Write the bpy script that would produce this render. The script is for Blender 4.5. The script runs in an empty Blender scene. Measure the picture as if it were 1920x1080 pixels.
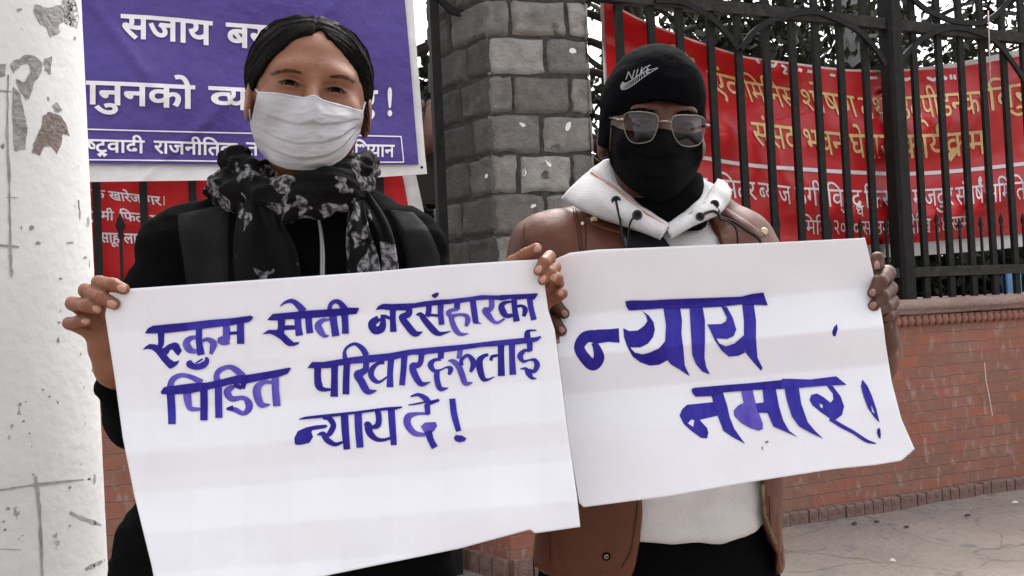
import bpy, bmesh, math, random
import numpy as np
from mathutils import Vector, Matrix
from mathutils.bvhtree import BVHTree
from mathutils.geometry import tessellate_polygon
random.seed(7); np.random.seed(7)
SC = bpy.context.scene
COL = SC.collection

# ------------------------------------------------------------------ camera
F = 1663.0                      # focal length in pixels of the 1920 wide photograph
O = Vector((0, 0, 1.15))
PITCH, ROLL = math.radians(1.45), 0.045
f0 = Vector((0, math.cos(PITCH), math.sin(PITCH)))
r0 = Vector((1, 0, 0)); u0 = r0.cross(f0)
RIGHT = (r0*math.cos(ROLL) - u0*math.sin(ROLL)).normalized()
UP = (u0*math.cos(ROLL) + r0*math.sin(ROLL)).normalized()
FWD = f0.normalized()
cd = bpy.data.cameras.new('camera'); cam = bpy.data.objects.new('camera', cd); COL.objects.link(cam)
cd.sensor_width = 36; cd.lens = F/1920*36; cd.clip_end = 2000; cd.clip_start = 0.05
cam.matrix_world = Matrix(((RIGHT.x, UP.x, -FWD.x, O.x), (RIGHT.y, UP.y, -FWD.y, O.y), (RIGHT.z, UP.z, -FWD.z, O.z), (0, 0, 0, 1)))
SC.camera = cam
# ------------------------------------------------------------------ light
w = bpy.data.worlds.new('World'); SC.world = w; w.use_nodes = True
nt = w.node_tree; bg = nt.nodes['Background']
sky = nt.nodes.new('ShaderNodeTexSky'); sky.sky_type = 'NISHITA'; sky.sun_disc = False
SUN_EL, SUN_AZ = math.radians(58), math.radians(18)      # azimuth clockwise from +Y
sky.sun_elevation = SUN_EL; sky.sun_rotation = SUN_AZ
sky.air_density = 1.0; sky.dust_density = 6.0; sky.ozone_density = 1.0
hsv = nt.nodes.new('ShaderNodeHueSaturation'); hsv.inputs['Saturation'].default_value = 0.16; hsv.inputs['Value'].default_value = 2.0
nt.links.new(sky.outputs[0], hsv.inputs['Color']); nt.links.new(hsv.outputs[0], bg.inputs[0])
bg.inputs[1].default_value = 0.15
sl = bpy.data.lights.new('sun', 'SUN'); sl.energy = 0.7; sl.angle = math.radians(35); sl.color = (1, .97, .94)
so = bpy.data.objects.new('sun', sl); COL.objects.link(so)
sd = Vector((math.sin(SUN_AZ)*math.cos(SUN_EL), math.cos(SUN_AZ)*math.cos(SUN_EL), math.sin(SUN_EL)))
so.rotation_euler = sd.to_track_quat('Z', 'Y').to_euler(); so.location = (0, -5, 8)
SC.view_settings.view_transform = 'Standard'; SC.view_settings.look = 'None'
SC.view_settings.exposure = 0.72; SC.view_settings.gamma = 1

# ------------------------------------------------------------------ helpers
RW = np.array([[RIGHT.x, RIGHT.y, RIGHT.z], [FWD.x, FWD.y, FWD.z], [UP.x, UP.y, UP.z]])
OW = np.array(O)
def P(px, py, d):               # photograph pixel + distance along the view axis -> local (x right, y away, z up)
    return ((px-960)/F*d, d, -(py-540)/F*d)
def toW(v): return np.asarray(v, float) @ RW + OW
def W(px, py, d): return Vector(toW(np.array([P(px, py, d)]))[0])

def lin(c):
    c = np.array(c)/255.0
    return tuple(np.where(c <= .04045, c/12.92, ((c+.055)/1.055)**2.4)) + (1.0,)
def mat(name, col, rough=.7, col2=None, scale=20, detail=4, bump=0, bscale=80, metal=0, spec=None, contrast=(.35, .65), stretch=None, sheen=0, sss=0, coat=0, bdist=.02):
    m = bpy.data.materials.new(name); m.use_nodes = True; t = m.node_tree; b = t.nodes['Principled BSDF']
    b.inputs['Roughness'].default_value = rough; b.inputs['Metallic'].default_value = metal
    b.inputs['Specular IOR Level'].default_value = .18 if spec is None else spec
    if sheen: b.inputs['Sheen Weight'].default_value = sheen; b.inputs['Sheen Roughness'].default_value = .5
    if sss:
        b.inputs['Subsurface Weight'].default_value = sss; b.inputs['Subsurface Scale'].default_value = .008
        b.inputs['Subsurface Radius'].default_value = (1, .35, .2)
    if coat: b.inputs['Coat Weight'].default_value = coat; b.inputs['Coat Roughness'].default_value = .2
    b.inputs['Base Color'].default_value = tuple(col[:3]) + (1,)
    tc = t.nodes.new('ShaderNodeTexCoord'); vec = tc.outputs['Object']
    if stretch:
        mp = t.nodes.new('ShaderNodeMapping'); mp.inputs['Scale'].default_value = stretch
        t.links.new(vec, mp.inputs[0]); vec = mp.outputs[0]
    if col2 is not None:
        n = t.nodes.new('ShaderNodeTexNoise'); n.inputs['Scale'].default_value = scale; n.inputs['Detail'].default_value = detail
        n.inputs['Roughness'].default_value = .6
        t.links.new(vec, n.inputs['Vector'])
        r = t.nodes.new('ShaderNodeMapRange'); r.inputs[1].default_value = contrast[0]; r.inputs[2].default_value = contrast[1]
        t.links.new(n.outputs['Fac'], r.inputs[0])
        mx = t.nodes.new('ShaderNodeMix'); mx.data_type = 'RGBA'
        mx.inputs[6].default_value = tuple(col[:3]) + (1,); mx.inputs[7].default_value = tuple(col2[:3]) + (1,)
        t.links.new(r.outputs[0], mx.inputs[0]); t.links.new(mx.outputs[2], b.inputs['Base Color'])
    if bump:
        n2 = t.nodes.new('ShaderNodeTexNoise'); n2.inputs['Scale'].default_value = bscale; n2.inputs['Detail'].default_value = 5
        t.links.new(vec, n2.inputs['Vector'])
        bp = t.nodes.new('ShaderNodeBump'); bp.inputs['Strength'].default_value = bump; bp.inputs['Distance'].default_value = bdist
        t.links.new(n2.outputs['Fac'], bp.inputs['Height']); t.links.new(bp.outputs[0], b.inputs['Normal'])
    return m

def tag(o, label=None, cat=None, group=None, kind=None):
    if label: o['label'] = label
    if cat: o['category'] = cat
    if group: o['group'] = group
    if kind: o['kind'] = kind
    return o
ORG = {}
def empty(name, loc, label, cat, group=None):
    o = bpy.data.objects.new(name, None); COL.objects.link(o); o.location = loc; o.empty_display_size = .1
    ORG[o.name] = Vector(loc)
    return tag(o, label, cat, group)
def obj(name, v, f, m, parent=None, world=False, origin=None, smooth=True, mi=None):
    """one mesh object; v in view-local coordinates unless world=True"""
    v = np.asarray(v, float)
    if not world: v = toW(v)
    org = ORG[parent.name] if parent is not None else (Vector(origin) if origin is not None else Vector((0, 0, 0)))
    v = v - np.array(org)
    me = bpy.data.meshes.new(name)
    if isinstance(f, np.ndarray):
        n = len(f); k = f.shape[1]
        me.vertices.add(len(v)); me.vertices.foreach_set('co', v.astype(np.float32).ravel())
        me.loops.add(n*k); me.loops.foreach_set('vertex_index', f.astype(np.int32).ravel())
        me.polygons.add(n); me.polygons.foreach_set('loop_start', np.arange(0, n*k, k, dtype=np.int32))
        me.update(calc_edges=True)
    else:
        me.from_pydata(v.tolist(), [], [list(map(int, q)) for q in f])
    me.validate()
    if smooth: me.polygons.foreach_set('use_smooth', [True]*len(me.polygons))
    for mm in (m if isinstance(m, (list, tuple)) else [m]): me.materials.append(mm)
    if mi is not None and len(mi) == len(me.polygons): me.polygons.foreach_set('material_index', np.asarray(mi, np.int32))
    me.update()
    o = bpy.data.objects.new(name, me); COL.objects.link(o)
    if parent is not None: o.parent = parent
    else: o.location = org
    ORG[o.name] = org
    return o
class MB:                       # collects verts and faces of one mesh
    def __init__(s): s.v = []; s.f = []; s.m = []
    def add(s, v, f, mi=0):
        n = len(s.v); s.v += [tuple(map(float, x)) for x in v]; s.f += [[int(i)+n for i in q] for q in f]; s.m += [mi]*len(f)
    def box(s, c, u, sx, sy, sz, mi=0):       # world box, u = unit direction in plan for its x axis, c = centre of the base
        ux = np.array([u[0], u[1], 0]); uy = np.array([-u[1], u[0], 0]); uz = np.array([0, 0, 1.0]); c = np.array(c, float)
        vs = [c+ux*sx*a/2+uy*sy*b/2+uz*sz*k for k in (0, 1) for a, b in ((-1, -1), (1, -1), (1, 1), (-1, 1))]
        s.add(vs, [(0, 3, 2, 1), (4, 5, 6, 7), (0, 1, 5, 4), (1, 2, 6, 5), (2, 3, 7, 6), (3, 0, 4, 7)], mi)
    def tube(s, pts, r, n=8, mi=0, cap=True, flat=1.0):
        pts = [np.array(p, float) for p in pts]; R = r if hasattr(r, '__len__') else [r]*len(pts)
        base = len(s.v); up = None; rings = []
        for i, p in enumerate(pts):
            t = pts[min(i+1, len(pts)-1)]-pts[max(i-1, 0)]; t = t/(np.linalg.norm(t)+1e-9)
            if up is None:
                up = np.array([0, 0, 1.0]) if abs(t[2]) < .9 else np.array([0, 1.0, 0])
            a = np.cross(t, up); a /= np.linalg.norm(a)+1e-9; b = np.cross(a, t); up = b
            for k in range(n):
                an = 2*math.pi*k/n; s.v.append(tuple(p+a*math.cos(an)*R[i]+b*math.sin(an)*R[i]*flat))
        for i in range(len(pts)-1):
            for k in range(n):
                q = (base+i*n+k, base+i*n+(k+1) % n, base+(i+1)*n+(k+1) % n, base+(i+1)*n+k); s.f.append(list(q)); s.m.append(mi)
        if cap:
            s.f.append([base+k for k in range(n)][::-1]); s.f.append([base+(len(pts)-1)*n+k for k in range(n)]); s.m += [mi, mi]
    def build(s, name, m, parent=None, world=False, origin=None, smooth=True):
        return obj(name, s.v, s.f, m, parent, world, origin, smooth, s.m)
def spline(pts, n=6):
    """Catmull-Rom through tuples"""
    p = [np.array(q, float) for q in pts]
    if len(p) < 3: return [p[0]+(p[1]-p[0])*i/n for i in range(n+1)]
    out = []
    for i in range(len(p)-1):
        a = p[i-1] if i else 2*p[0]-p[1]; b = p[i]; c = p[i+1]; d = p[i+2] if i+2 < len(p) else 2*p[-1]-p[-2]
        for k in range(n):
            t = k/n; out.append(.5*((2*b)+(-a+c)*t+(2*a-5*b+4*c-d)*t*t+(-a+3*b-3*c+d)*t**3))
    out.append(p[-1]); return out
def interp(pts, x):             # piecewise linear through [(x, y)...]
    xs = [p[0] for p in pts]; ys = [p[1] for p in pts]
    return np.interp(x, xs, ys)

# value noise (numpy), for real surface relief
def vnoise(x, y, z, seed=0):
    x = np.asarray(x, float); y = np.asarray(y, float); z = np.asarray(z, float)
    xi, yi, zi = np.floor(x), np.floor(y), np.floor(z)
    fx, fy, fz = x-xi, y-yi, z-zi
    fx = fx*fx*(3-2*fx); fy = fy*fy*(3-2*fy); fz = fz*fz*(3-2*fz)
    def h(a, b, c):
        n = np.sin(a*127.1+b*311.7+c*74.7+seed*17.3)*43758.5453
        return n-np.floor(n)
    r = 0
    for dx in (0, 1):
        for dy in (0, 1):
            for dz in (0, 1):
                wgt = (fx if dx else 1-fx)*(fy if dy else 1-fy)*(fz if dz else 1-fz)
                r = r+wgt*h(xi+dx, yi+dy, zi+dz)
    return r*2-1
def fbm(x, y, z, oct=3, seed=0):
    r = 0; a = 1
    for i in range(oct):
        r = r+a*vnoise(x*2**i, y*2**i, z*2**i, seed+i); a *= .5
    return r

# ---- signed distance fields and a surface-nets mesher (one continuous skin per body or garment)
def s_cap(X, Y, Z, a, b, ra, rb):
    ax, ay, az = a; bx, by, bz = b[0]-ax, b[1]-ay, b[2]-az
    L = bx*bx+by*by+bz*bz+1e-12
    px, py, pz = X-ax, Y-ay, Z-az
    h = np.clip((px*bx+py*by+pz*bz)/L, 0, 1)
    return np.sqrt((px-bx*h)**2+(py-by*h)**2+(pz-bz*h)**2)-(ra+(rb-ra)*h)
def s_ell(X, Y, Z, c, r):
    x, y, z = (X-c[0]), (Y-c[1]), (Z-c[2])
    k0 = np.sqrt((x/r[0])**2+(y/r[1])**2+(z/r[2])**2); k1 = np.sqrt((x/r[0]**2)**2+(y/r[1]**2)**2+(z/r[2]**2)**2)+1e-9
    return k0*(k0-1)/k1
def smin(a, b, k):
    h = np.clip(.5+.5*(b-a)/k, 0, 1); return b*(1-h)+a*h-k*h*(1-h)
def smax(a, b, k): return -smin(-a, -b, k)
def chain(X, Y, Z, pts, k=.004, base=None):
    """pts: (px, py, d, radius in px) joints"""
    q = [P(*p[:3])+(p[3]*p[2]/F,) for p in pts]; d = None
    for a, b in zip(q[:-1], q[1:]):
        c = s_cap(X, Y, Z, a[:3], b[:3], a[3], b[3]); d = c if d is None else smin(d, c, k)
    return d if base is None else smin(base, d, k)
def nets(fn, lo, hi, h):
    n = [max(4, int(math.ceil((hi[i]-lo[i])/h))+1) for i in range(3)]
    ax = [lo[i]+h*np.arange(n[i], dtype=np.float32) for i in range(3)]
    X = ax[0][:, None, None].astype(np.float32); Y = ax[1][None, :, None].astype(np.float32); Z = ax[2][None, None, :].astype(np.float32)
    G = np.broadcast_to(fn(X, Y, Z), n).astype(np.float32).copy()
    G[0] = np.maximum(G[0], h); G[-1] = np.maximum(G[-1], h); G[:, 0] = np.maximum(G[:, 0], h); G[:, -1] = np.maximum(G[:, -1], h); G[:, :, 0] = np.maximum(G[:, :, 0], h); G[:, :, -1] = np.maximum(G[:, :, -1], h)
    S = G < 0
    m = [k-1 for k in n]; cnt = np.zeros(m, np.int8); cor = [(i, j, k) for i in (0, 1) for j in (0, 1) for k in (0, 1)]
    for i, j, k in cor: cnt += S[i:i+m[0], j:j+m[1], k:k+m[2]]
    I = np.argwhere((cnt > 0) & (cnt < 8)); idx = -np.ones(m, np.int64); idx[I[:, 0], I[:, 1], I[:, 2]] = np.arange(len(I))
    acc = np.zeros((len(I), 3)); num = np.zeros(len(I))
    for a in cor:
        for axs in range(3):
            if a[axs]: continue
            b = list(a); b[axs] = 1
            ga = G[I[:, 0]+a[0], I[:, 1]+a[1], I[:, 2]+a[2]]; gb = G[I[:, 0]+b[0], I[:, 1]+b[1], I[:, 2]+b[2]]
            c = (ga < 0) != (gb < 0); t = np.where(c, ga/(ga-gb+1e-12*(ga == gb)), 0)
            p = np.repeat(np.array([a], float), len(I), 0); p[:, axs] += t
            acc += p*c[:, None]; num += c
    V = (I+acc/num[:, None])*h+np.array(lo)
    Fc = []
    for axs in range(3):
        o1, o2 = [(1, 2), (2, 0), (0, 1)][axs]
        s0 = [slice(None)]*3; s1 = [slice(None)]*3; s0[axs] = slice(0, n[axs]-1); s1[axs] = slice(1, n[axs])
        for q in (s0, s1): q[o1] = slice(1, n[o1]-1); q[o2] = slice(1, n[o2]-1)
        A = S[tuple(s0)]; B = S[tuple(s1)]
        E = np.argwhere(A != B)
        if not len(E): continue
        inside = A[E[:, 0], E[:, 1], E[:, 2]]
        E = E.copy(); E[:, o1] += 1; E[:, o2] += 1
        def cell(d1, d2):
            q = E.copy(); q[:, o1] -= d1; q[:, o2] -= d2; return idx[q[:, 0], q[:, 1], q[:, 2]]
        q = np.stack([cell(1, 1), cell(0, 1), cell(0, 0), cell(1, 0)], 1)
        q[~inside] = q[~inside][:, ::-1]; Fc.append(q)
    return V, np.concatenate(Fc)
def normals(V, Fc):
    N = np.zeros_like(V); a = V[Fc[:, 1]]-V[Fc[:, 0]]; b = V[Fc[:, 2]]-V[Fc[:, 0]]; c = np.cross(a, b)
    for k in range(Fc.shape[1]): np.add.at(N, Fc[:, k], c)
    return N/(np.linalg.norm(N, axis=1)[:, None]+1e-12)
def box_of(pts, pad):
    q = np.array([P(*p[:3]) for p in pts]); return q.min(0)-pad, q.max(0)+pad
def bvh(V, Fc): return BVHTree.FromPolygons([tuple(map(float, v)) for v in V], [list(map(int, q)) for q in Fc])
def ray(b, px, py, dflt=1.4, off=.0015):
    d = Vector(P(px, py, 1.0)); L = d.length; d /= L
    h = b.ray_cast(Vector((0, 0, 0)), d)
    if h[0] is None: return np.array(P(px, py, dflt))
    return np.array(h[0]-d*off)
def grid(fn, nu, nv):
    v = [fn(i/nu, j/nv) for j in range(nv+1) for i in range(nu+1)]
    f = [(j*(nu+1)+i, j*(nu+1)+i+1, (j+1)*(nu+1)+i+1, (j+1)*(nu+1)+i) for j in range(nv) for i in range(nu)]
    return v, f
def along(pts, t):              # point at fraction t of a polyline (uniform by index of a spline)
    x = t*(len(pts)-1); i = min(int(x), len(pts)-2); return pts[i]+(pts[i+1]-pts[i])*(x-i)
def strip(upper, lower, n=24, k=6, bulge=0.0):
    """soft patch between two (px, py, d) edges, bulging towards the viewer"""
    U = spline(upper, 8); L = spline(lower, 8)
    def fn(u, v):
        p = along(U, u)*(1-v)+along(L, u)*v
        return P(p[0], p[1], p[2]-bulge*math.sin(math.pi*v))
    return grid(fn, n, k)
def thick(o, t, off=0):
    m = o.modifiers.new('s', 'SOLIDIFY'); m.thickness = t; m.offset = off; return o

# ---- flat marks (ink, paint, print) laid on a surface: map2 turns a photograph pixel into a local point
def ink_sweep(pts, n=5):
    q = spline(pts, n); v = []; f = []
    for i, p in enumerate(q):
        t = q[min(i+1, len(q)-1)][:2]-q[max(i-1, 0)][:2]; t = t/(np.linalg.norm(t)+1e-9); nn = np.array([-t[1], t[0]])*max(p[2], .2)/2
        v += [tuple(p[:2]+nn), tuple(p[:2]), tuple(p[:2]-nn)]
    for i in range(len(q)-1): f += [(3*i, 3*i+1, 3*i+4, 3*i+3), (3*i+1, 3*i+2, 3*i+5, 3*i+4)]
    return v, f
def ink_poly(loops):
    if not isinstance(loops[0], list): loops = [loops]
    allp = [p for l in loops for p in l]
    tri = tessellate_polygon([[Vector((p[0], p[1], 0)) for p in l] for l in loops])
    return allp, [tuple(t) for t in tri]
def refine(v, f, L):
    V = [tuple(p[:2]) for p in v]; T = []
    for q in f:
        for k in range(1, len(q)-1): T.append((q[0], q[k], q[k+1]))
    for _ in range(6):
        mid = {}; out = []; any_ = False
        def m(a, b):
            e = (min(a, b), max(a, b))
            if e in mid: return mid[e]
            pa, pb = V[a], V[b]
            if math.hypot(pa[0]-pb[0], pa[1]-pb[1]) > L: V.append(((pa[0]+pb[0])/2, (pa[1]+pb[1])/2)); mid[e] = len(V)-1
            else: mid[e] = None
            return mid[e]
        for a, b, c in T:
            x, y, z = m(a, b), m(b, c), m(c, a); n = (x is not None)+(y is not None)+(z is not None)
            if n == 0: out.append((a, b, c)); continue
            any_ = True
            if n == 3: out += [(a, x, z), (x, b, y), (z, y, c), (x, y, z)]
            elif n == 1:
                if x is not None: out += [(a, x, c), (x, b, c)]
                elif y is not None: out += [(a, b, y), (a, y, c)]
                else: out += [(a, b, z), (z, b, c)]
            else:
                if z is None: out += [(x, b, y), (a, x, y), (a, y, c)]
                elif x is None: out += [(z, y, c), (a, b, y), (a, y, z)]
                else: out += [(a, x, z), (x, b, c), (x, c, z)]
        T = out
        if not any_: break
    T = [t for t in T if abs((V[t[1]][0]-V[t[0]][0])*(V[t[2]][1]-V[t[0]][1])-(V[t[2]][0]-V[t[0]][0])*(V[t[1]][1]-V[t[0]][1])) > 1e-4]
    return V, [list(t) for t in T]
def orient(v, f):               # make every face look at the viewer (local -y)
    v = np.asarray(v); out = []
    for q in f:
        a, b, c = v[q[0]], v[q[1]], v[q[2]]; n = np.cross(b-a, c-a)
        out.append(list(q)[::-1] if n[1] > 0 else list(q))
    return out
# ---- print lettering from the bundled font
_gc = {}
def glyph(ch, off):
    k = (ch, off)
    if k in _gc: return _gc[k]
    def mesh(s):
        c = bpy.data.curves.new('t', 'FONT'); c.body = s; c.size = 1; c.offset = off; c.resolution_u = 3
        o = bpy.data.objects.new('t', c); COL.objects.link(o)
        me = bpy.data.meshes.new_from_object(o.evaluated_get(bpy.context.evaluated_depsgraph_get()))
        v = [tuple(p.co[:2]) for p in me.vertices]; f = [list(p.vertices) for p in me.polygons]
        bpy.data.objects.remove(o); bpy.data.curves.remove(c); bpy.data.meshes.remove(me)
        return v, f
    v, f = mesh(ch) if ch != ' ' else ([], [])
    ref = mesh('स')[0]; two = mesh(ch+'स')[0]
    adv = (max(p[0] for p in two)-max(p[0] for p in ref)) if ch != ' ' else .3
    if adv < .03 or ch in 'ुूृेैंॅ': adv = 0.0 if ch in 'ुूृेैंॅ' else adv
    _gc[k] = (v, f, adv); return _gc[k]
def clip_x(v, f, x):
    bm = bmesh.new(); vs = [bm.verts.new((p[0], p[1], 0)) for p in v]
    for q in f:
        try: bm.faces.new([vs[i] for i in q])
        except ValueError: pass
    bmesh.ops.bisect_plane(bm, geom=bm.verts[:]+bm.edges[:]+bm.faces[:], plane_co=(x, 0, 0), plane_no=(1, 0, 0), clear_outer=True)
    bm.verts.index_update(); r = [tuple(p.co[:2]) for p in bm.verts], [[p.index for p in q.verts] for q in bm.faces]; bm.free(); return r
def lay_text(s, off=.018):
    """'<x' = half form of x, '^' = repha, '_' = sub-joined ra, '/' = ra stroke, '&x' = small x below the previous letter"""
    V, Fa = [], []; x = 0; i = 0; last = 0
    def put(v, f, dx, dy=0, sc=1):
        n = len(V); V.extend((p[0]*sc+dx, p[1]*sc+dy) for p in v); Fa.extend([k+n for k in q] for q in f)
    while i < len(s):
        c = s[i]
        if c == '<':
            v, f, a = glyph(s[i+1], off); a *= .66; v, f = clip_x(v, f, a); put(v, f, x); last = x; x += a; i += 2; continue
        if c == '^': v, f = ink_sweep([(x-.16, .6, .09), (x-.2, .78, .09), (x-.06, .86, .09)]); put(v, f, 0)
        elif c == '_': v, f = ink_sweep([(last+.14, -.2, .08), (last+.3, -.04, .09), (last+.45, -.2, .08)], 1); put(v, f, 0)
        elif c == '/': v, f = ink_sweep([(last+.32, .18, .09), (last+.04, -.06, .09)], 1); put(v, f, 0)
        elif c == '&': v, f, a = glyph(s[i+1], off); put(v, f, last+.16, -.32, .62); i += 1
        elif c in 'ुू':
            v, f, a = glyph(c, off); xs = [p[0] for p in v]; put(v, f, x-.12-max(xs), 0)
        elif c in 'ेैं':
            v, f, a = glyph(c, off); xs = [p[0] for p in v]; put(v, f, x-.06-max(xs), 0)
        else:
            v, f, a = glyph(c, off); put(v, f, x); last = x; x += a
        i += 1
    return V, Fa, x
def text_px(s, head, h, slant=0, off=.018):
    """lettering hung from a headline given in photograph pixels"""
    V, Fa, wd = lay_text(s, off); q = [np.array(p, float) for p in head]
    L = [0]
    for a, b in zip(q[:-1], q[1:]): L.append(L[-1]+np.linalg.norm(b-a))
    out = []
    for x, y in V:
        t = np.clip(x/wd, -.1, 1.1)*L[-1]; dy = (.6-y)/.6*h
        out.append((np.interp(t, L, [p[0] for p in q])+min(0, t)+max(0, t-L[-1])+slant*dy, np.interp(t, L, [p[1] for p in q])+dy))
    return out, Fa

# ================================================================== SETTING
WU = np.array([.9262, .3770]); WN = np.array([.3770, -.9262]); W0 = np.array([0, 4.02])
def onplane(px, py, off=0.0):   # point where the sight line meets the fence line (off metres towards the street)
    d = np.array(W(px, py, 1.0))-OW; p0 = np.array([W0[0]+WN[0]*off, W0[1]+WN[1]*off])
    t = ((p0-OW[:2])@WN)/(d[:2]@WN); return OW+d*t
def pdep(px, py, off=0.0): return float((onplane(px, py, off)-OW)@np.array(FWD))
def wp(s, off, z): return (W0[0]+WU[0]*s+WN[0]*off, W0[1]+WU[1]*s+WN[1]*off, z)
def s_of(p): return float((np.array(p[:2])-W0)@WU)

# ground: one sheet to the horizon, real relief close by
M_ground = mat('worn_pavement', (.285, .24, .208), .95, (.19, .163, .145), 1.6, 8, bump=.5, bscale=26, contrast=(.3, .72), bdist=.03)
def add_spots(m, scale, thr, col, seedvec=(0, 0, 0), width=.02, zs=1):
    t = m.node_tree; b = t.nodes['Principled BSDF']; tc = t.nodes.new('ShaderNodeTexCoord'); mp = t.nodes.new('ShaderNodeMapping')
    mp.inputs['Location'].default_value = seedvec; mp.inputs['Scale'].default_value = (1, 1, zs)
    n = t.nodes.new('ShaderNodeTexNoise'); n.inputs['Scale'].default_value = scale; n.inputs['Detail'].default_value = 6
    r = t.nodes.new('ShaderNodeMapRange'); r.inputs[1].default_value = thr; r.inputs[2].default_value = thr+width
    mx = t.nodes.new('ShaderNodeMix'); mx.data_type = 'RGBA'; mx.inputs[7].default_value = tuple(col)+(1,)
    src = b.inputs['Base Color'].links[0].from_socket if b.inputs['Base Color'].links else None
    if src: t.links.new(src, mx.inputs[6])
    else: mx.inputs[6].default_value = b.inputs['Base Color'].default_value
    t.links.new(tc.outputs['Object'], mp.inputs[0]); t.links.new(mp.outputs[0], n.inputs['Vector']); t.links.new(n.outputs['Fac'], r.inputs[0])
    t.links.new(r.outputs[0], mx.inputs[0]); t.links.new(mx.outputs[2], b.inputs['Base Color'])
add_spots(M_ground, 5, .6, (.17, .16, .155), (3, 1, 0), .08)
t = M_ground.node_tree; b_ = t.nodes['Principled BSDF']; src = b_.inputs['Base Color'].links[0].from_socket
vo = t.nodes.new('ShaderNodeTexVoronoi'); vo.feature = 'DISTANCE_TO_EDGE'; vo.inputs['Scale'].default_value = 1.7; nn_ = t.nodes.new('ShaderNodeTexNoise'); nn_.inputs['Scale'].default_value = 2.2; nn_.inputs['Detail'].default_value = 5
ma_ = t.nodes.new('ShaderNodeVectorMath'); ma_.operation = 'MULTIPLY_ADD'; ma_.inputs[1].default_value = (.55, .55, 0); tcg = t.nodes.new('ShaderNodeTexCoord')
t.links.new(tcg.outputs['Object'], nn_.inputs['Vector']); t.links.new(nn_.outputs['Color'], ma_.inputs[0]); t.links.new(tcg.outputs['Object'], ma_.inputs[2]); t.links.new(ma_.outputs[0], vo.inputs['Vector'])
rg_ = t.nodes.new('ShaderNodeMapRange'); rg_.inputs[1].default_value = .003; rg_.inputs[2].default_value = .016; rg_.inputs[3].default_value = .65; rg_.inputs[4].default_value = 0.0; t.links.new(vo.outputs['Distance'], rg_.inputs[0])
mg_ = t.nodes.new('ShaderNodeMix'); mg_.data_type = 'RGBA'; mg_.inputs[7].default_value = (.12, .105, .095, 1); t.links.new(src, mg_.inputs[6]); t.links.new(rg_.outputs[0], mg_.inputs[0]); t.links.new(mg_.outputs[2], b_.inputs['Base Color'])
add_spots(M_ground, 40, .69, (.12, .11, .10), (7, 1, 0), .03)
xs = np.concatenate([[-300, -60, -15, -6], np.arange(-3, 6.01, .06), [10, 20, 60, 300]])
ys = np.concatenate([[-300, -60, -15, -4], np.arange(-1, 7.01, .06), [10, 20, 60, 300]])
GX, GY = np.meshgrid(xs, ys); GZ = .012*fbm(GX*1.7, GY*1.7, 0*GX, 4, 3)*((np.abs(GX) < 7) & (np.abs(GY-3) < 5))
gv = np.stack([GX.ravel(), GY.ravel(), GZ.ravel()-.012], 1); nx = len(xs)
gf = np.array([(j*nx+i, j*nx+i+1, (j+1)*nx+i+1, (j+1)*nx+i) for j in range(len(ys)-1) for i in range(nx-1)])
tag(obj('ground', gv, gf, M_ground, world=True), kind='structure')

# litter on the pavement, each scrap its own thing
M_lit = [mat('pale_scrap', (.6, .58, .55), .8), mat('dark_scrap', (.05, .05, .05), .9)]
def ground_at(px, py):
    d = np.array(W(px, py, 1.0))-OW; t = -OW[2]/d[2]; return OW+d*t
for i, (px, py, r, k, lab) in enumerate([(1902, 941, .02, 0, 'white paper scrap on the pavement near the wall foot'), (1673, 1050, .012, 0, 'tiny pale scrap on the open pavement, nearest the camera'),
        (1603, 981, .016, 1, 'dark pebble near the wall foot, leftmost of the loose bits'), (1644, 977, .014, 1, 'brownish dark pebble just right of the leftmost pebble'),
        (1700, 987, .013, 1, 'small dark twig bit below the middle of the wall'), (1814, 966, .014, 1, 'flat dark chip of litter below the pale scratch on the wall')]):
    p = ground_at(px, py); b = MB(); q = []
    n = 9
    for j in range(n):
        a = 2*math.pi*j/n; rr = .7*r*(.7+.6*random.random()); q.append((p[0]+rr*math.cos(a)*1.5, p[1]+rr*math.sin(a), -.006+.004*random.random()))
    top = [(x*.6+p[0]*.4, y*.6+p[1]*.4, z+.006+.006*random.random()) for x, y, z in q]
    b.add(q+top, [(j, (j+1) % n, n+(j+1) % n, n+j) for j in range(n)]+[tuple(range(n, 2*n))])
    tag(b.build('litter_scrap', M_lit[k], world=True, origin=p), lab, 'litter', 'loose bits on the pavement')

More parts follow.
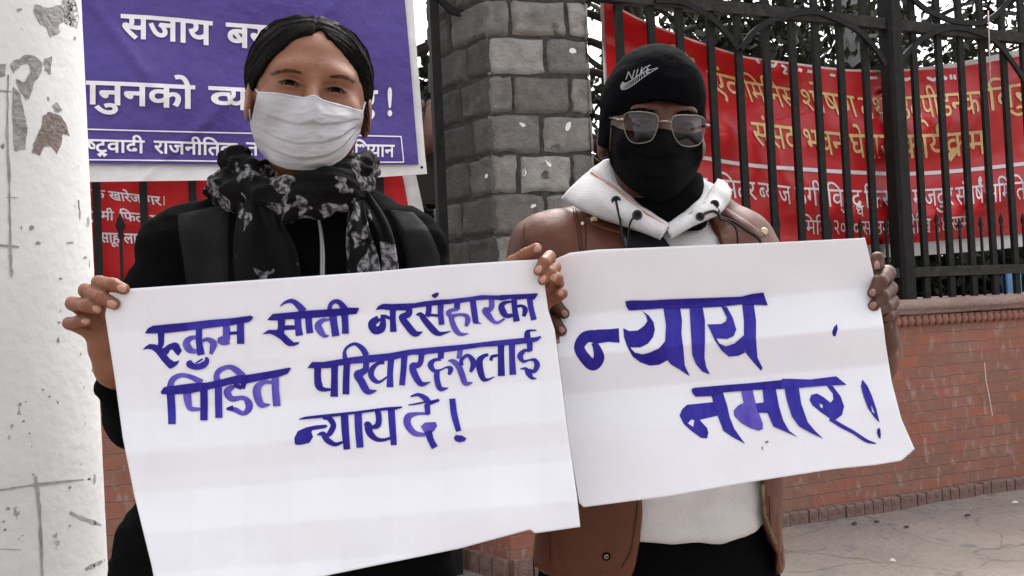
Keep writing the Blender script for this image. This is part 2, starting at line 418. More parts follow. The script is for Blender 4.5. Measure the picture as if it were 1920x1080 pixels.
# ---- brick material
def brick_mat(name, u):
    m = bpy.data.materials.new(name); m.use_nodes = True; t = m.node_tree; b = t.nodes['Principled BSDF']; b.inputs['Roughness'].default_value = .9; b.inputs['Specular IOR Level'].default_value = .12
    g = t.nodes.new('ShaderNodeNewGeometry'); dt = t.nodes.new('ShaderNodeVectorMath'); dt.operation = 'DOT_PRODUCT'; dt.inputs[1].default_value = (u[0], u[1], 0)
    sp = t.nodes.new('ShaderNodeSeparateXYZ'); cb = t.nodes.new('ShaderNodeCombineXYZ')
    t.links.new(g.outputs['Position'], dt.inputs[0]); t.links.new(g.outputs['Position'], sp.inputs[0])
    t.links.new(dt.outputs['Value'], cb.inputs[0]); t.links.new(sp.outputs[2], cb.inputs[1])
    nz = t.nodes.new('ShaderNodeTexNoise'); nz.inputs['Scale'].default_value = 9; nz.inputs['Detail'].default_value = 4
    t.links.new(g.outputs['Position'], nz.inputs['Vector'])
    sc = t.nodes.new('ShaderNodeVectorMath'); sc.operation = 'MULTIPLY_ADD'; sc.inputs[1].default_value = (.02, .012, 0)
    t.links.new(nz.outputs['Color'], sc.inputs[0]); t.links.new(cb.outputs[0], sc.inputs[2])
    bk = t.nodes.new('ShaderNodeTexBrick'); bk.inputs['Scale'].default_value = 1; bk.inputs['Brick Width'].default_value = .225; bk.inputs['Row Height'].default_value = .0615
    bk.inputs['Mortar Size'].default_value = .0035; bk.inputs['Mortar Smooth'].default_value = .6; bk.inputs['Bias'].default_value = -.1
    bk.inputs['Color1'].default_value = (.32, .120, .082, 1); bk.inputs['Color2'].default_value = (.22, .112, .085, 1); bk.inputs['Mortar'].default_value = (.31, .20, .17, 1)
    t.links.new(sc.outputs[0], bk.inputs['Vector'])
    n1 = t.nodes.new('ShaderNodeTexNoise'); n1.inputs['Scale'].default_value = 3.5; n1.inputs['Detail'].default_value = 7; n1.inputs['Roughness'].default_value = .7
    t.links.new(g.outputs['Position'], n1.inputs['Vector'])
    r1 = t.nodes.new('ShaderNodeMapRange'); r1.inputs[1].default_value = .42; r1.inputs[2].default_value = .66; r1.inputs[4].default_value = .85
    t.links.new(n1.outputs['Fac'], r1.inputs[0])
    m1 = t.nodes.new('ShaderNodeMix'); m1.data_type = 'RGBA'; m1.inputs[7].default_value = (.26, .155, .122, 1)
    t.links.new(r1.outputs[0], m1.inputs[0]); t.links.new(bk.outputs['Color'], m1.inputs[6])
    n2 = t.nodes.new('ShaderNodeTexNoise'); n2.inputs['Scale'].default_value = 16; n2.inputs['Detail'].default_value = 6
    mp = t.nodes.new('ShaderNodeMapping'); mp.inputs['Scale'].default_value = (1.6, 1.6, .8); t.links.new(g.outputs['Position'], mp.inputs[0]); t.links.new(mp.outputs[0], n2.inputs['Vector'])
    r2 = t.nodes.new('ShaderNodeMapRange'); r2.inputs[1].default_value = .57; r2.inputs[2].default_value = .70; r2.inputs[4].default_value = .55
    t.links.new(n2.outputs['Fac'], r2.inputs[0])
    m2 = t.nodes.new('ShaderNodeMix'); m2.data_type = 'RGBA'; m2.inputs[7].default_value = (.40, .30, .265, 1)
    t.links.new(r2.outputs[0], m2.inputs[0]); t.links.new(m1.outputs[2], m2.inputs[6]); t.links.new(m2.outputs[2], b.inputs['Base Color'])
    ad = t.nodes.new('ShaderNodeMath'); ad.operation = 'MULTIPLY_ADD'; ad.inputs[1].default_value = -.8; t.links.new(bk.outputs['Fac'], ad.inputs[0]); t.links.new(n2.outputs['Fac'], ad.inputs[2])
    bp = t.nodes.new('ShaderNodeBump'); bp.inputs['Strength'].default_value = .9; bp.inputs['Distance'].default_value = .012
    t.links.new(ad.outputs[0], bp.inputs['Height']); t.links.new(bp.outputs[0], b.inputs['Normal'])
    return m
M_brick = brick_mat('red_brick', WU)
M_terra = mat('terracotta', (.31, .145, .115), .9, (.23, .12, .10), 14, 5, bump=.4, bscale=90)
M_cap = mat('weathered_capping', (.33, .24, .21), .95, (.25, .175, .15), 7, 6, bump=.5, bscale=60)
M_edge = mat('edging_brick', (.25, .155, .13), .95, (.19, .125, .11), 30, 5, bump=.6, bscale=120)

def brick_wall(s0, s1, label, drops):
    wl = empty('brick_wall', wp((s0+s1)/2, -.12, 0), label, 'wall')
    b = MB(); b.box(wp((s0+s1)/2, -.12, -.05), WU, s1-s0, .24, 1.02+.05, 0); b.build('wall_face', M_brick, wl, world=True, smooth=False)
    # capping: a moulded profile swept along the wall
    prof = [(.0, 1.022), (.022, 1.03), (.03, 1.04), (.03, 1.05), (.052, 1.058), (.058, 1.07), (.055, 1.098), (.03, 1.112), (-.24, 1.118), (-.27, 1.07), (-.25, 1.022)]
    n = max(2, int((s1-s0)/.05)); v = []; f = []
    for i in range(n+1):
        s = s0+(s1-s0)*i/n
        for o, z in prof: v.append(wp(s, o+.004*vnoise(s*9, o*30, z*20), z+.004*vnoise(s*7, 3, o*20)))
    k = len(prof)
    for i in range(n):
        for j in range(k): f.append((i*k+j, i*k+(j+1) % k, (i+1)*k+(j+1) % k, (i+1)*k+j))
    o = obj('capping', v, f, M_cap, wl, world=True)
    b = MB()
    if drops:                   # row of hanging drop ornaments under the capping
        s = s0+.05
        while s < s1-.03:
            pts = [(.010, 1.02, .012), (.018, 1.005, .022), (.022, .988, .024), (.018, .972, .018), (.010, .963, .006)]
            n0 = 10; base = []
            for o_, z, r in pts:
                for q in range(n0):
                    a = 2*math.pi*q/n0; base.append(wp(s+r*math.cos(a)*random.uniform(.9, 1.1), .012+o_*.4+r*.8*math.sin(a), z))
            b.add(base, [(i*n0+q, i*n0+(q+1) % n0, (i+1)*n0+(q+1) % n0, (i+1)*n0+q) for i in range(len(pts)-1) for q in range(n0)])
            s += .0495*random.uniform(.94, 1.06)
        b.box(wp((s0+s1)/2, .004, 1.004), WU, s1-s0, .016, .016)
        b.build('drop_moulding', M_terra, wl, world=True)
    b = MB(); s = s0+.03
    while s < s1:
        wd = random.uniform(.052, .06); z1 = random.uniform(.050, .060); jo = random.uniform(-.004, .004)
        c = np.array(wp(s, .012+jo, -.02)); ux = np.array([WU[0], WU[1], 0]); uy = np.array([WN[0], WN[1], 0]); uz = np.array([0, 0, 1.0])
        # edging brick: bevelled block with a stamped boss
        e = .006; vs = []
        for zz, q in ((0, 0), (z1+.02-e, 0), (z1+.02, e)):
            for a_, b_ in ((-1, -1), (1, -1), (1, 1), (-1, 1)): vs.append(c+ux*a_*(wd/2-q)+uy*b_*(.024-q)+uz*zz)
        b.add(vs, [(i*4+j, i*4+(j+1) % 4, (i+1)*4+(j+1) % 4, (i+1)*4+j) for i in (0, 1) for j in range(4)]+[(8, 9, 10, 11)])
        vs = []
        for ring, (r, oo) in enumerate(((.018, .0242), (.016, .027), (.010, .0265), (.008, .0285))):
            for q in range(10):
                a = 2*math.pi*q/10; vs.append(c+ux*r*math.cos(a)+uz*(.022+z1*.5+r*math.sin(a))+uy*oo)
        b.add(vs, [(i*10+q, i*10+(q+1) % 10, (i+1)*10+(q+1) % 10, (i+1)*10+q) for i in range(3) for q in range(10)]+[tuple(range(30, 40))])
        s += wd+.006
    b.build('edging_course', M_edge, wl, world=True, smooth=False)
    return wl
wallR = brick_wall(.28, 6.2, 'long red brick wall with drop moulding under the fence on the right', True)
wallL = brick_wall(-4.2, -.52, 'red brick wall glimpsed between the white pole and the left placard', True)
# pale scratch on the wall
sv = [onplane(1846, 680, .002), onplane(1849, 715, .002), onplane(1855, 745, .002), onplane(1861, 780, .002)]
b = MB()
for i in range(3):
    a, c = np.array(sv[i]), np.array(sv[i+1]); ux = np.array([WU[0], WU[1], 0])*.004
    b.add([a-ux, a+ux, c+ux, c-ux], [(0, 1, 2, 3)])
b.build('scratch', mat('chalk', (.6, .45, .4), .9), wallR, world=True)

# ---- stone pillar
PA = np.array(W(925, 300, 3.86))[:2]; PB = np.array(W(1113, 300, 3.965))[:2]; PD = np.array(W(812, 300, 4.20))[:2]
PCn = PB+(PD-PA)*1.1; PEn = PD+(PCn-PB)*.2
pil = empty('stone_pillar', (float((PA[0]+PB[0])/2), float((PA[1]+PB[1])/2)+.2, 0), 'grey stone block gate pillar between the purple banner and the man in the beanie', 'pillar')
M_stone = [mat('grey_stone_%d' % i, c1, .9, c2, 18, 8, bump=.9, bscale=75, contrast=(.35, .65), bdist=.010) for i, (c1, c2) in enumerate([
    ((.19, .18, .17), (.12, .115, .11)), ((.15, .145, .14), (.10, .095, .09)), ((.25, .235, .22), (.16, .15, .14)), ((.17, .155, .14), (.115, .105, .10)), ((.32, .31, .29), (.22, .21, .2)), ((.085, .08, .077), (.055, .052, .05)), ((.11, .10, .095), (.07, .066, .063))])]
for m in M_stone: add_spots(m, 9, .64, (.10, .095, .09), (2, 5, 1), .05)
M_mort = mat('dark_mortar', (.04, .038, .036), .95, (.075, .07, .068), 30, 5, bump=.6, bscale=60)
def inset(pl, e):
    c = sum(pl)/len(pl); return [q-(q-c)/np.linalg.norm(q-c)*e for q in pl]
plan = [PA, PB, PCn, PD]
b = MB(); pl = inset(plan, .012); n = 4
b.add([(q[0], q[1], z) for z in (1.12, 3.3) for q in pl], [(i, (i+1) % 4, 4+(i+1) % 4, 4+i) for i in range(4)]+[(3, 2, 1, 0), (4, 5, 6, 7)])
b.build('mortar_core', M_mort, pil, world=True, smooth=False)
zc = [1.12]
jy = [440, 363, 288, 213, 138, 65, -8, -80, -150]     # course joints read at the pillar corner
for y in jy: zc.append(1.15+(582+1-y)*3.86/F)
zc = [1.12, 1.30] + zc[1:]
b = MB()
def stone(p0, p1, nrm, z0, z1, mi, seed):
    nu, nv = 14, 11; vs = []
    for j in range(nv+1):
        for i in range(nu+1):
            u, v = i/nu, j/nv; e = min(u, 1-u)*np.linalg.norm(p1-p0); g = min(v, 1-v)*(z1-z0); m = min(e, g)
            prof = .007*min(1, m/.008)**.6
            q = p0+(p1-p0)*u; z = z0+(z1-z0)*v
            uj = .009*vnoise(u*4+seed, v*4, 1, 5)*(1 if 0 < i < nu else .8); zj = .008*vnoise(u*3, v*4+seed, 2, 9)
            rel = prof+.0055*fbm(u*3.5+seed*1.7, v*3, seed, 4)*min(1, m/.01) - (.016 if m == 0 else 0)
            d = (p1-p0)/np.linalg.norm(p1-p0)
            vs.append((q[0]+d[0]*uj+nrm[0]*rel, q[1]+d[1]*uj+nrm[1]*rel, z+zj))
    b.add(vs, [(j*(nu+1)+i, j*(nu+1)+i+1, (j+1)*(nu+1)+i+1, (j+1)*(nu+1)+i) for j in range(nv) for i in range(nu)], mi)
rowsF = [[0, .45, 1], [0, .3, .62, 1], [0, .5, 1], [0, .24, .78, 1], [0, .49, 1], [0, .22, .80, 1], [0, .57, 1], [0, .22, .8, 1], [0, .5, 1], [0, .3, .7, 1]]
rowsL = [[0, .5, 1], [0, .45, 1], [0, .55, 1], [0, .4, 1], [0, .3, 1], [0, .48, 1], [0, .34, .9, 1], [0, .6, 1], [0, .5, 1], [0, .5, 1]]
sd_ = 1
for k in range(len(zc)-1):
    for (A_, B_, rows, pal) in ((PA, PB, rowsF, [0, 2, 4, 0, 3, 2]), (PA, PD, rowsL, [5, 6, 6, 5, 1]), (PB, PCn, rowsF, [0, 1, 3])):  # left face stones darker: soot, plus part of its shade put into the colour
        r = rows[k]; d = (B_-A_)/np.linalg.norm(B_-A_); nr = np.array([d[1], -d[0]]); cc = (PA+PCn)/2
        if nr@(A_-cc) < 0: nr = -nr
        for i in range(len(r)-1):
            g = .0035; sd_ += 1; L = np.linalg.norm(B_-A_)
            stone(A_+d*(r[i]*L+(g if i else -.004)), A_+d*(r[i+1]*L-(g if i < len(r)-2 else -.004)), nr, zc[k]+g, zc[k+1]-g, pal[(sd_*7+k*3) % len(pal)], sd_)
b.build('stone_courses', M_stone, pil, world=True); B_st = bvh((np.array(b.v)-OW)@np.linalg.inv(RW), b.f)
# brick plinth under the stone, with its own edging course
M_brick2 = brick_mat('plinth_brick', (PB-PA)/np.linalg.norm(PB-PA))
b = MB(); b.add([(q[0], q[1], z) for z in (-.05, 1.12) for q in inset(plan, -.004)], [(i, (i+1) % 4, 4+(i+1) % 4, 4+i) for i in range(4)]+[(3, 2, 1, 0), (4, 5, 6, 7)])
b.build('brick_plinth', M_brick2, pil, world=True, smooth=False)
b = MB()
for A_, B_ in ((PA, PB), (PA, PD)):
    d = (B_-A_)/np.linalg.norm(B_-A_); L = np.linalg.norm(B_-A_); nr = np.array([d[1], -d[0]])
    if nr@(A_-(PA+PCn)/2) < 0: nr = -nr
    s = .045
    while s < L:
        c = A_+d*s+nr*.014; b.box((c[0], c[1], -.02), d, .082, .045, .10)
        q = A_+d*s+nr*.038
        vs = []
        for r, oo in ((.028, 0), (.025, .004), (.016, .003), (.012, .006)):
            for j in range(12):
                a = 2*math.pi*j/12; vs.append((q[0]+d[0]*r*math.cos(a)+nr[0]*oo, q[1]+d[1]*r*math.cos(a)+nr[1]*oo, .04+r*math.sin(a)))
        b.add(vs, [(i*12+j, i*12+(j+1) % 12, (i+1)*12+(j+1) % 12, (i+1)*12+j) for i in range(3) for j in range(12)]+[tuple(range(36, 48))])
        s += .09
b.build('edging_course', M_edge, pil, world=True, smooth=False)
# flecks of white paint on the front face
b = MB(); dF = (PB-PA)/np.linalg.norm(PB-PA); nF = np.array([dF[1], -dF[0]])
for px, py, wx, wy, an in ((980, 234, 7, 4, .5), (1065, 237, 5, 9, .4), (1028, 303, 4, 12, -.4), (983, 323, 4, 8, .2), (1000, 386, 6, 4, -.3), (1073, 95, 8, 5, .4), (912, 330, 3, 5, 0)):
    ln = []
    for j in range(9):
        a = 2*math.pi*j/9; rr = random.uniform(.7, 1.2); x, y = wx*rr*math.cos(a), wy*rr*math.sin(a)
        x, y = x*math.cos(an)-y*math.sin(an), x*math.sin(an)+y*math.cos(an)
        ln.append(toW(np.array([ray(B_st, px+x, py+y, 3.88, .002)]))[0])
    b.add(ln, [tuple(range(9))])
b.build('paint_flecks', mat('white_paint', (.75, .74, .72), .7), pil, world=True)

# ---- iron fence
M_iron = mat('dark_iron_paint', (.010, .0095, .0095), .65, (.018, .017, .016), 22, 5, bump=.25, bscale=90, spec=.15)
M_iron2 = mat('dusty_iron', (.022, .021, .020), .85, (.045, .043, .041), 26, 5, bump=.3, bscale=90)
OFF = -.06
def fence(label, bars, posts, spears, arcs, s0, s1, rails, zbase, ztop, bw=.040):
    fe = empty('iron_fence', wp((s0+s1)/2, OFF, zbase), label, 'fence')
    for px, py in bars:
        p = onplane(px, py, OFF); s = s_of(p); b = MB(); b.box(wp(s, OFF, zbase), WU, bw, .022, ztop-zbase); b.build('bar', M_iron, fe, world=True, smooth=False)
    for px, py in posts:
        p = onplane(px, py, OFF); s = s_of(p); b = MB()
        pr = [(.052, .052)]; z0, z1 = zbase-.02, ztop+.25
        c = .052; k = .018; ring = [(-c+k, -c), (c-k, -c), (c, -c+k), (c, c-k), (c-k, c), (-c+k, c), (-c, c-k), (-c, -c+k)]
        v = [wp(s+x, OFF+y, z) for z in (z0, z1) for x, y in ring]
        b.add(v, [(i, (i+1) % 8, 8+(i+1) % 8, 8+i) for i in range(8)]+[tuple(range(8, 16))]); b.build('post', M_iron, fe, world=True, smooth=False)
    for (z, h) in rails:
        b = MB(); b.box(wp((s0+s1)/2, OFF+.002, z), WU, s1-s0, .046, h); b.build('rail', M_iron2, fe, world=True, smooth=False)
    for px, py in spears:
        p = onplane(px, py, OFF); s = s_of(p); z = p[2]; b = MB()
        b.box(wp(s, OFF, zbase), WU, .012, .012, z-.09-zbase)
        n = 8; v = []
        for zz, r in ((z-.10, .007), (z-.085, .013), (z-.075, .008), (z-.05, .019), (z-.02, .010), (z, .001)):
            for q in range(n):
                a = 2*math.pi*q/n; v.append(wp(s+r*math.cos(a), OFF+r*.55*math.sin(a), zz))
        b.add(v, [(i*n+q, i*n+(q+1) % n, (i+1)*n+(q+1) % n, (i+1)*n+q) for i in range(5) for q in range(n)]); b.build('spear', M_iron, fe, world=True)
    for pts, wdt in arcs:
        q = spline([onplane(x, y, OFF+.03) for x, y in pts], 8); b = MB(); v = []
        for i, p in enumerate(q):
            t = q[min(i+1, len(q)-1)]-q[max(i-1, 0)]; nn = np.array([WN[0], WN[1], 0.]); sd2 = np.cross(t, nn); sd2 /= np.linalg.norm(sd2)
            for a_, b_ in ((-1, -1), (1, -1), (1, 1), (-1, 1)): v.append(p+sd2*a_*wdt/2+nn*b_*.008)
        b.add(v, [(i*4+j, i*4+(j+1) % 4, i*4+4+(j+1) % 4, i*4+4+j) for i in range(len(q)-1) for j in range(4)]+[(0, 1, 2, 3), tuple(range(len(v)-4, len(v)))])
        b.build('arch_bar', M_iron, fe, world=True, smooth=False)
    return fe
zr_top = float(onplane(1690, 48, OFF)[2]); zr_low = float(onplane(1760, 508, OFF)[2])
barsR = [(1158, 0), (1218, 0), (1271, 0), (1328, 0), (1379, 0), (1431, 0), (1482, 30), (1526, 30), (1571, 30), (1617, 30), (1707, 5), (1754, 5), (1795, 5), (1835, 5), (1875, 5), (1912, 5), (1951, 5), (1988, 5)]
spR = [(1192, 392), (1247, 395), (1300, 398), (1357, 400), (1408, 402), (1458, 404), (1507, 406), (1556, 408), (1612, 409), (1660, 406), (1755, 397), (1798, 408), (1838, 405), (1876, 399), (1917, 399)]
arcR = [([(1228, 0), (1278, 4), (1309, 18), (1335, 35), (1362, 62), (1384, 92)], .03), ([(1389, 92), (1411, 62), (1438, 42), (1469, 31), (1500, 24), (1530, 23), (1556, 31), (1605, 55), (1640, 90), (1660, 122)], .03),
        ([(1683, 120), (1705, 95), (1730, 72), (1760, 57), (1790, 52), (1830, 60), (1870, 82), (1912, 137), (1925, 165)], .03),
        ([(1705, -8), (1740, 20), (1790, 40), (1840, 42), (1870, 25), (1895, -5)], .03)]
fence('black iron fence of tall bars with spear tips and arches on the right brick wall', barsR, [(1667, 30)], spR, arcR, .30, 5.4, [(zr_top-.035, .06), (zr_low-.03, .055), (zr_top+.42, .05)], 1.10, zr_top+.55)
barsL = [(92, 340), (180, 340), (268, 340), (360, 340), (448, 340), (536, 340), (624, 340), (712, 340)]
spL = [(137, 402), (225, 400), (404, 520), (492, 520), (580, 520), (802, 402)]
fence('black iron fence left of the stone pillar, mostly behind the purple banner', barsL, [], spL, [([(800, -30), (820, -8), (845, 18), (868, 26)], .03)], -2.6, -.36, [(zr_low-.03, .055), (zr_top+.1, .05)], 1.10, zr_top+.2, .030)
gp = onplane(824, 300, OFF); b = MB(); s = s_of(gp); b.box(wp(s, OFF, 0), WU, .042, .042, 3.1)
o = b.build('fence_post', M_iron, world=True, origin=wp(s, OFF, 0), smooth=False); tag(o, 'thin square black iron post standing against the left face of the stone pillar', 'post')

# ---- flat printed sheets
def sheet(name, outline, depth, m, parent, L=18, dd=0.0):
    v, f = ink_poly([tuple(p) for p in outline]); v, f = refine(v, f, L)
    q = [P(x, y, depth(x, y)-dd) for x, y in v]; return obj(name, q, orient(q, f), m, parent)
def print_text(name, texts, depth, m, parent, dd=.004, L=14):
    V, Fa = [], []
    for v, f in texts:
        v, f = refine(v, f, L); n = len(V); V += v; Fa += [[k+n for k in q] for q in f]
    q = [P(x, y, depth(x, y)-dd) for x, y in V]; return obj(name, q, orient(q, Fa), m, parent)
M_white_v = mat('white_vinyl', (.72, .71, .72), .5, (.64, .63, .64), 8, 4, bump=.15, bscale=30)
M_purple = mat('purple_vinyl', (.064, .042, .235), .45, (.078, .050, .24), 5, 5, bump=.45, bscale=26, spec=.3)
M_red = mat('red_vinyl', (.50, .012, .018), .33, (.55, .02, .024), 4, 4, bump=.12, bscale=16, spec=.45)
M_redL = mat('red_vinyl_left', (.52, .016, .02), .45, (.42, .01, .015), 5, 4, bump=.2, bscale=20)
M_print_w = mat('white_print', (.78, .76, .80), .5)
M_print_y = mat('gold_print', (.72, .52, .20), .45, (.80, .64, .34), 30, 3)
def dpur(x, y):
    wv = .014*math.sin((x+.9*y)/95.0)+.010*math.sin((x*.35-y)/37.0)+.0035*fbm(x/40, y/26, .5, 2, 4)+.014*vnoise(x/130, y/90, 2, 8)-.016*math.exp(-((x-215-(y-60)*.75)/13.0)**2)*math.exp(-((y-90)/90.0)**2)-.012*math.exp(-((x-470-(150-y)*1.1)/15.0)**2)
    return pdep(x, y, .03)+float(wv)
ban = empty('banner', tuple(onplane(480, 330, .03)), 'purple banner with white Devanagari lettering and white border behind the woman', 'banner')
rt = [(768, -70), (775, 0), (782, 100), (790, 200), (797, 290), (801, 326)]
sheet('banner_sheet', [(120, -70)]+rt+[(700, 333), (600, 335), (480, 337), (320, 339), (175, 341), (120, 342)], dpur, M_white_v, ban, 9, -.016)
sheet('printed_field', [(120, -70), (752, -70), (759, 0), (768, 100), (776, 200), (785, 309), (600, 309), (480, 309), (320, 308), (175, 307), (120, 307)], dpur, M_purple, ban, 8, .002)
T = [text_px('सजाय', [(228, 29), (300, 33), (396, 43)], 41, 0, .022), text_px('बस', [(425, 45), (520, 52)], 41, 0, .022),
     text_px('ानुनको', [(163, 154), (250, 157), (363, 163)], 40, 0, .022), text_px('<व', [(393, 164), (432, 166)], 38, 0, .022), text_px('यए', [(425, 166), (500, 169)], 38, 0, .022), text_px('ए', [(665, 172), (706, 172)], 38, 0, .022), text_px('!', [(724, 172), (738, 172)], 44, 0, .022),
     text_px('<षट_वादी', [(162, 262), (270, 265)], 22, 0, .02), text_px('राजनीितक', [(289, 265), (444, 270)], 22, 0, .02), text_px('तथा', [(462, 268), (520, 271)], 22, 0, .02), text_px('अिभयान', [(640, 271), (739, 273)], 21, 0, .02)]
T += [ink_sweep([(120, 241, 2.4), (300, 246, 2.4), (472, 250, 2.4), (620, 253, 2.4), (752, 256, 2.4)]), ink_sweep([(752, 255, 2), (757, 304, 2)], 3), ink_sweep([(120, 299, 2.4), (320, 301, 2.4), (560, 304, 2.4), (757, 304, 2.4)])]
print_text('lettering', T, dpur, M_print_w, ban, .008, 7)
b = MB(); pp = W(791, 314, dpur(791, 314)-.004)
b.tube([np.array(pp), np.array(pp)+np.array([0, -.006, 0])], .006, 10); b.build('eyelet', M_iron, ban, world=True)

def dredl(x, y): return pdep(x, y, -.12)+.010*math.sin((x*1.1+y)/70)+float(.008*fbm(x/60, y/45, 1, 3, 2))
banl = empty('banner', tuple(onplane(480, 560, -.12)), 'red banner hung behind the fence bars below the purple banner', 'banner')
sheet('banner_sheet', [(60, 300), (740, 300), (774, 300), (800, 420), (826, 520), (826, 600), (60, 600)], dredl, M_white_v, banl, 18, -.008)
sheet('printed_field', [(60, 300), (748, 300), (757, 340), (768, 400), (780, 470), (790, 600), (60, 600)], dredl, M_redL, banl, 18, .003)
T = [text_px('क', [(172, 356), (196, 358)], 14, 0, .02), text_px('खारेज', [(203, 359), (262, 366)], 15, .25, .02), text_px('गर', [(272, 367), (299, 370)], 15, .25, .02), text_px('।', [(304, 368), (310, 369)], 16, 0, .01),
     text_px('भूमी', [(170, 396), (213, 398)], 15, 0, .02), text_px('िफता', [(224, 398), (276, 402)], 15, .15, .02), text_px('गर', [(281, 404), (312, 406)], 14, 0, .02), text_px('साहू लाई', [(186, 437), (268, 440)], 17, .1, .02)]
print_text('lettering', T, dredl, M_print_w, banl, .007)

topR = [(1128, -40), (1150, 12), (1190, 34), (1230, 52), (1300, 78), (1350, 95), (1400, 110), (1450, 117), (1500, 123), (1545, 129), (1590, 134), (1660, 136), (1720, 132), (1790, 122), (1850, 110), (1920, 95), (2000, 78)]
def dred(x, y):
    sag = .070*math.sin((y-.55*(x-1500)*(1 if x < 1650 else -1)*.8)/30.0)*min(1, .35+abs(x-1640)/280)
    sag += .078*math.sin((y+(x-1650)**2/2600.0)/23.0)*.55+.008*float(fbm(x/90, y/30, 3, 3, 6))
    return pdep(x, y, -.16)+sag
banr = empty('banner', tuple(onplane(1640, 480, -.16)), 'long red banner with gold and white lettering sagging behind the right fence', 'banner')
botR = [(2000, 455), (1920, 462), (1850, 470), (1780, 475), (1700, 481), (1640, 484), (1560, 487), (1450, 490), (1300, 488), (1160, 470)]
sheet('banner_sheet', [(1122, -40)]+[(x, y-4) for x, y in topR[1:]]+botR+[(1150, 300), (1134, 190), (1128, 60)], dred, M_white_v, banr, 9, -.024)
sheet('printed_field', [(1131, -38)]+topR[1:13]+[(1790, 127), (1850, 117), (1920, 104), (2000, 87)]+[(2000, 428), (1920, 438), (1850, 444), (1780, 450), (1700, 456), (1640, 459), (1560, 462), (1450, 465), (1300, 463), (1165, 450), (1155, 300), (1140, 190), (1134, 60)], dred, M_red, banr, 10, .0)
Ty = [text_px('िव', [(1252, 104), (1300, 112)], 44, .2, .02), text_px('एंव', [(1325, 133), (1385, 148)], 40, .3, .006), text_px('िमिनस', [(1392, 152), (1487, 168)], 38, .35, .003), text_px('शोषण', [(1497, 168), (1600, 182)], 38, .3, .003), text_px('तथा', [(1608, 184), (1672, 186)], 38, .25, .003),
      text_px('उत्पीडनका', [(1680, 184), (1842, 172)], 40, .2, .003), text_px('िवरु', [(1850, 168), (1925, 156)], 40, .1, .003),
      text_px('संसद', [(1408, 230), (1490, 240)], 42, .2, .006), text_px('भवन', [(1503, 243), (1580, 251)], 42, .2, .006), text_px('घेराउ', [(1592, 253), (1672, 255)], 42, .15, .006), text_px('काय^क/म', [(1684, 255), (1772, 252), (1846, 246)], 42, .1, .006)]
print_text('gold_lettering', Ty, dred, M_print_y, banr, .007, 8)
Tw = [text_px('क', [(1296, 333), (1326, 335)], 32, .1, .003), text_px(':', [(1326, 335), (1336, 336)], 26), text_px('िमटर', [(1346, 337), (1415, 343)], 32, .15, .003), text_px('<बयाज', [(1421, 343), (1481, 351)], 32, .12, .003), text_px('ठगी', [(1490, 352), (1541, 354)], 32, .1, .003),
      text_px('िवरुद&ध', [(1549, 356), (1615, 358)], 31, .1, .003), text_px('िकसान', [(1620, 359), (1702, 358)], 31, .1, .003), text_px('मजदुर', [(1710, 357), (1786, 353)], 31, .1, .003), text_px('संघष^', [(1791, 353), (1843, 348)], 32, .08, .003), text_px('सिमित', [(1849, 348), (1922, 341)], 32, .05, .003),
      text_px('िमित:', [(1503, 413), (1560, 416)], 25, .05, .003), text_px('२०८०', [(1562, 414), (1611, 416)], 25, .05, .003), text_px('साउन', [(1616, 416), (1668, 416)], 24, .05, .003), text_px('देिख', [(1702, 412), (1745, 411)], 25, .05, .003), text_px('१४', [(1752, 409), (1775, 408)], 24, .05, .003), text_px('स<मम', [(1784, 408), (1816, 405)], 24, .05, .003)]
Tw += [ink_sweep([(1180, 268, 7), (1310, 294, 7), (1400, 309, 7), (1500, 317, 7), (1600, 323, 7), (1700, 326, 7), (1800, 320, 7), (1920, 307, 7), (2000, 296, 7)])]
Tw += [ink_sweep(q, 3) for q in ([(1418, 110, 5), (1424, 119, 5)], [(1440, 118, 5), (1450, 124, 6), (1456, 118, 4)], [(1465, 122, 4), (1474, 128, 5), (1470, 136, 5), (1477, 139, 3)], [(1497, 130, 6), (1504, 133, 6)], [(1514, 133, 6), (1523, 135, 5)], [(1556, 140, 5), (1566, 142, 5)],
       [(1628, 146, 5), (1645, 146, 5)], [(1690, 147, 5), (1700, 149, 6), (1708, 146, 4)], [(1738, 145, 5), (1750, 150, 6), (1756, 145, 4)], [(1768, 145, 8), (1776, 148, 6)], [(1782, 140, 5), (1784, 149, 5)], [(1789, 140, 5), (1791, 149, 5)])]
print_text('white_lettering', Tw, dred, M_print_w, banr, .006, 8)
b = MB(); b.tube([onplane(1853, 20, -.02), onplane(1855, 90, -.02), onplane(1857, 160, -.06)], .004, 6)
tag(b.build('string', mat('string', (.6, .5, .5), .8), world=True, origin=tuple(onplane(1857, 160, -.06))), 'thin pale string hanging from the top fence rail at the right', 'string')

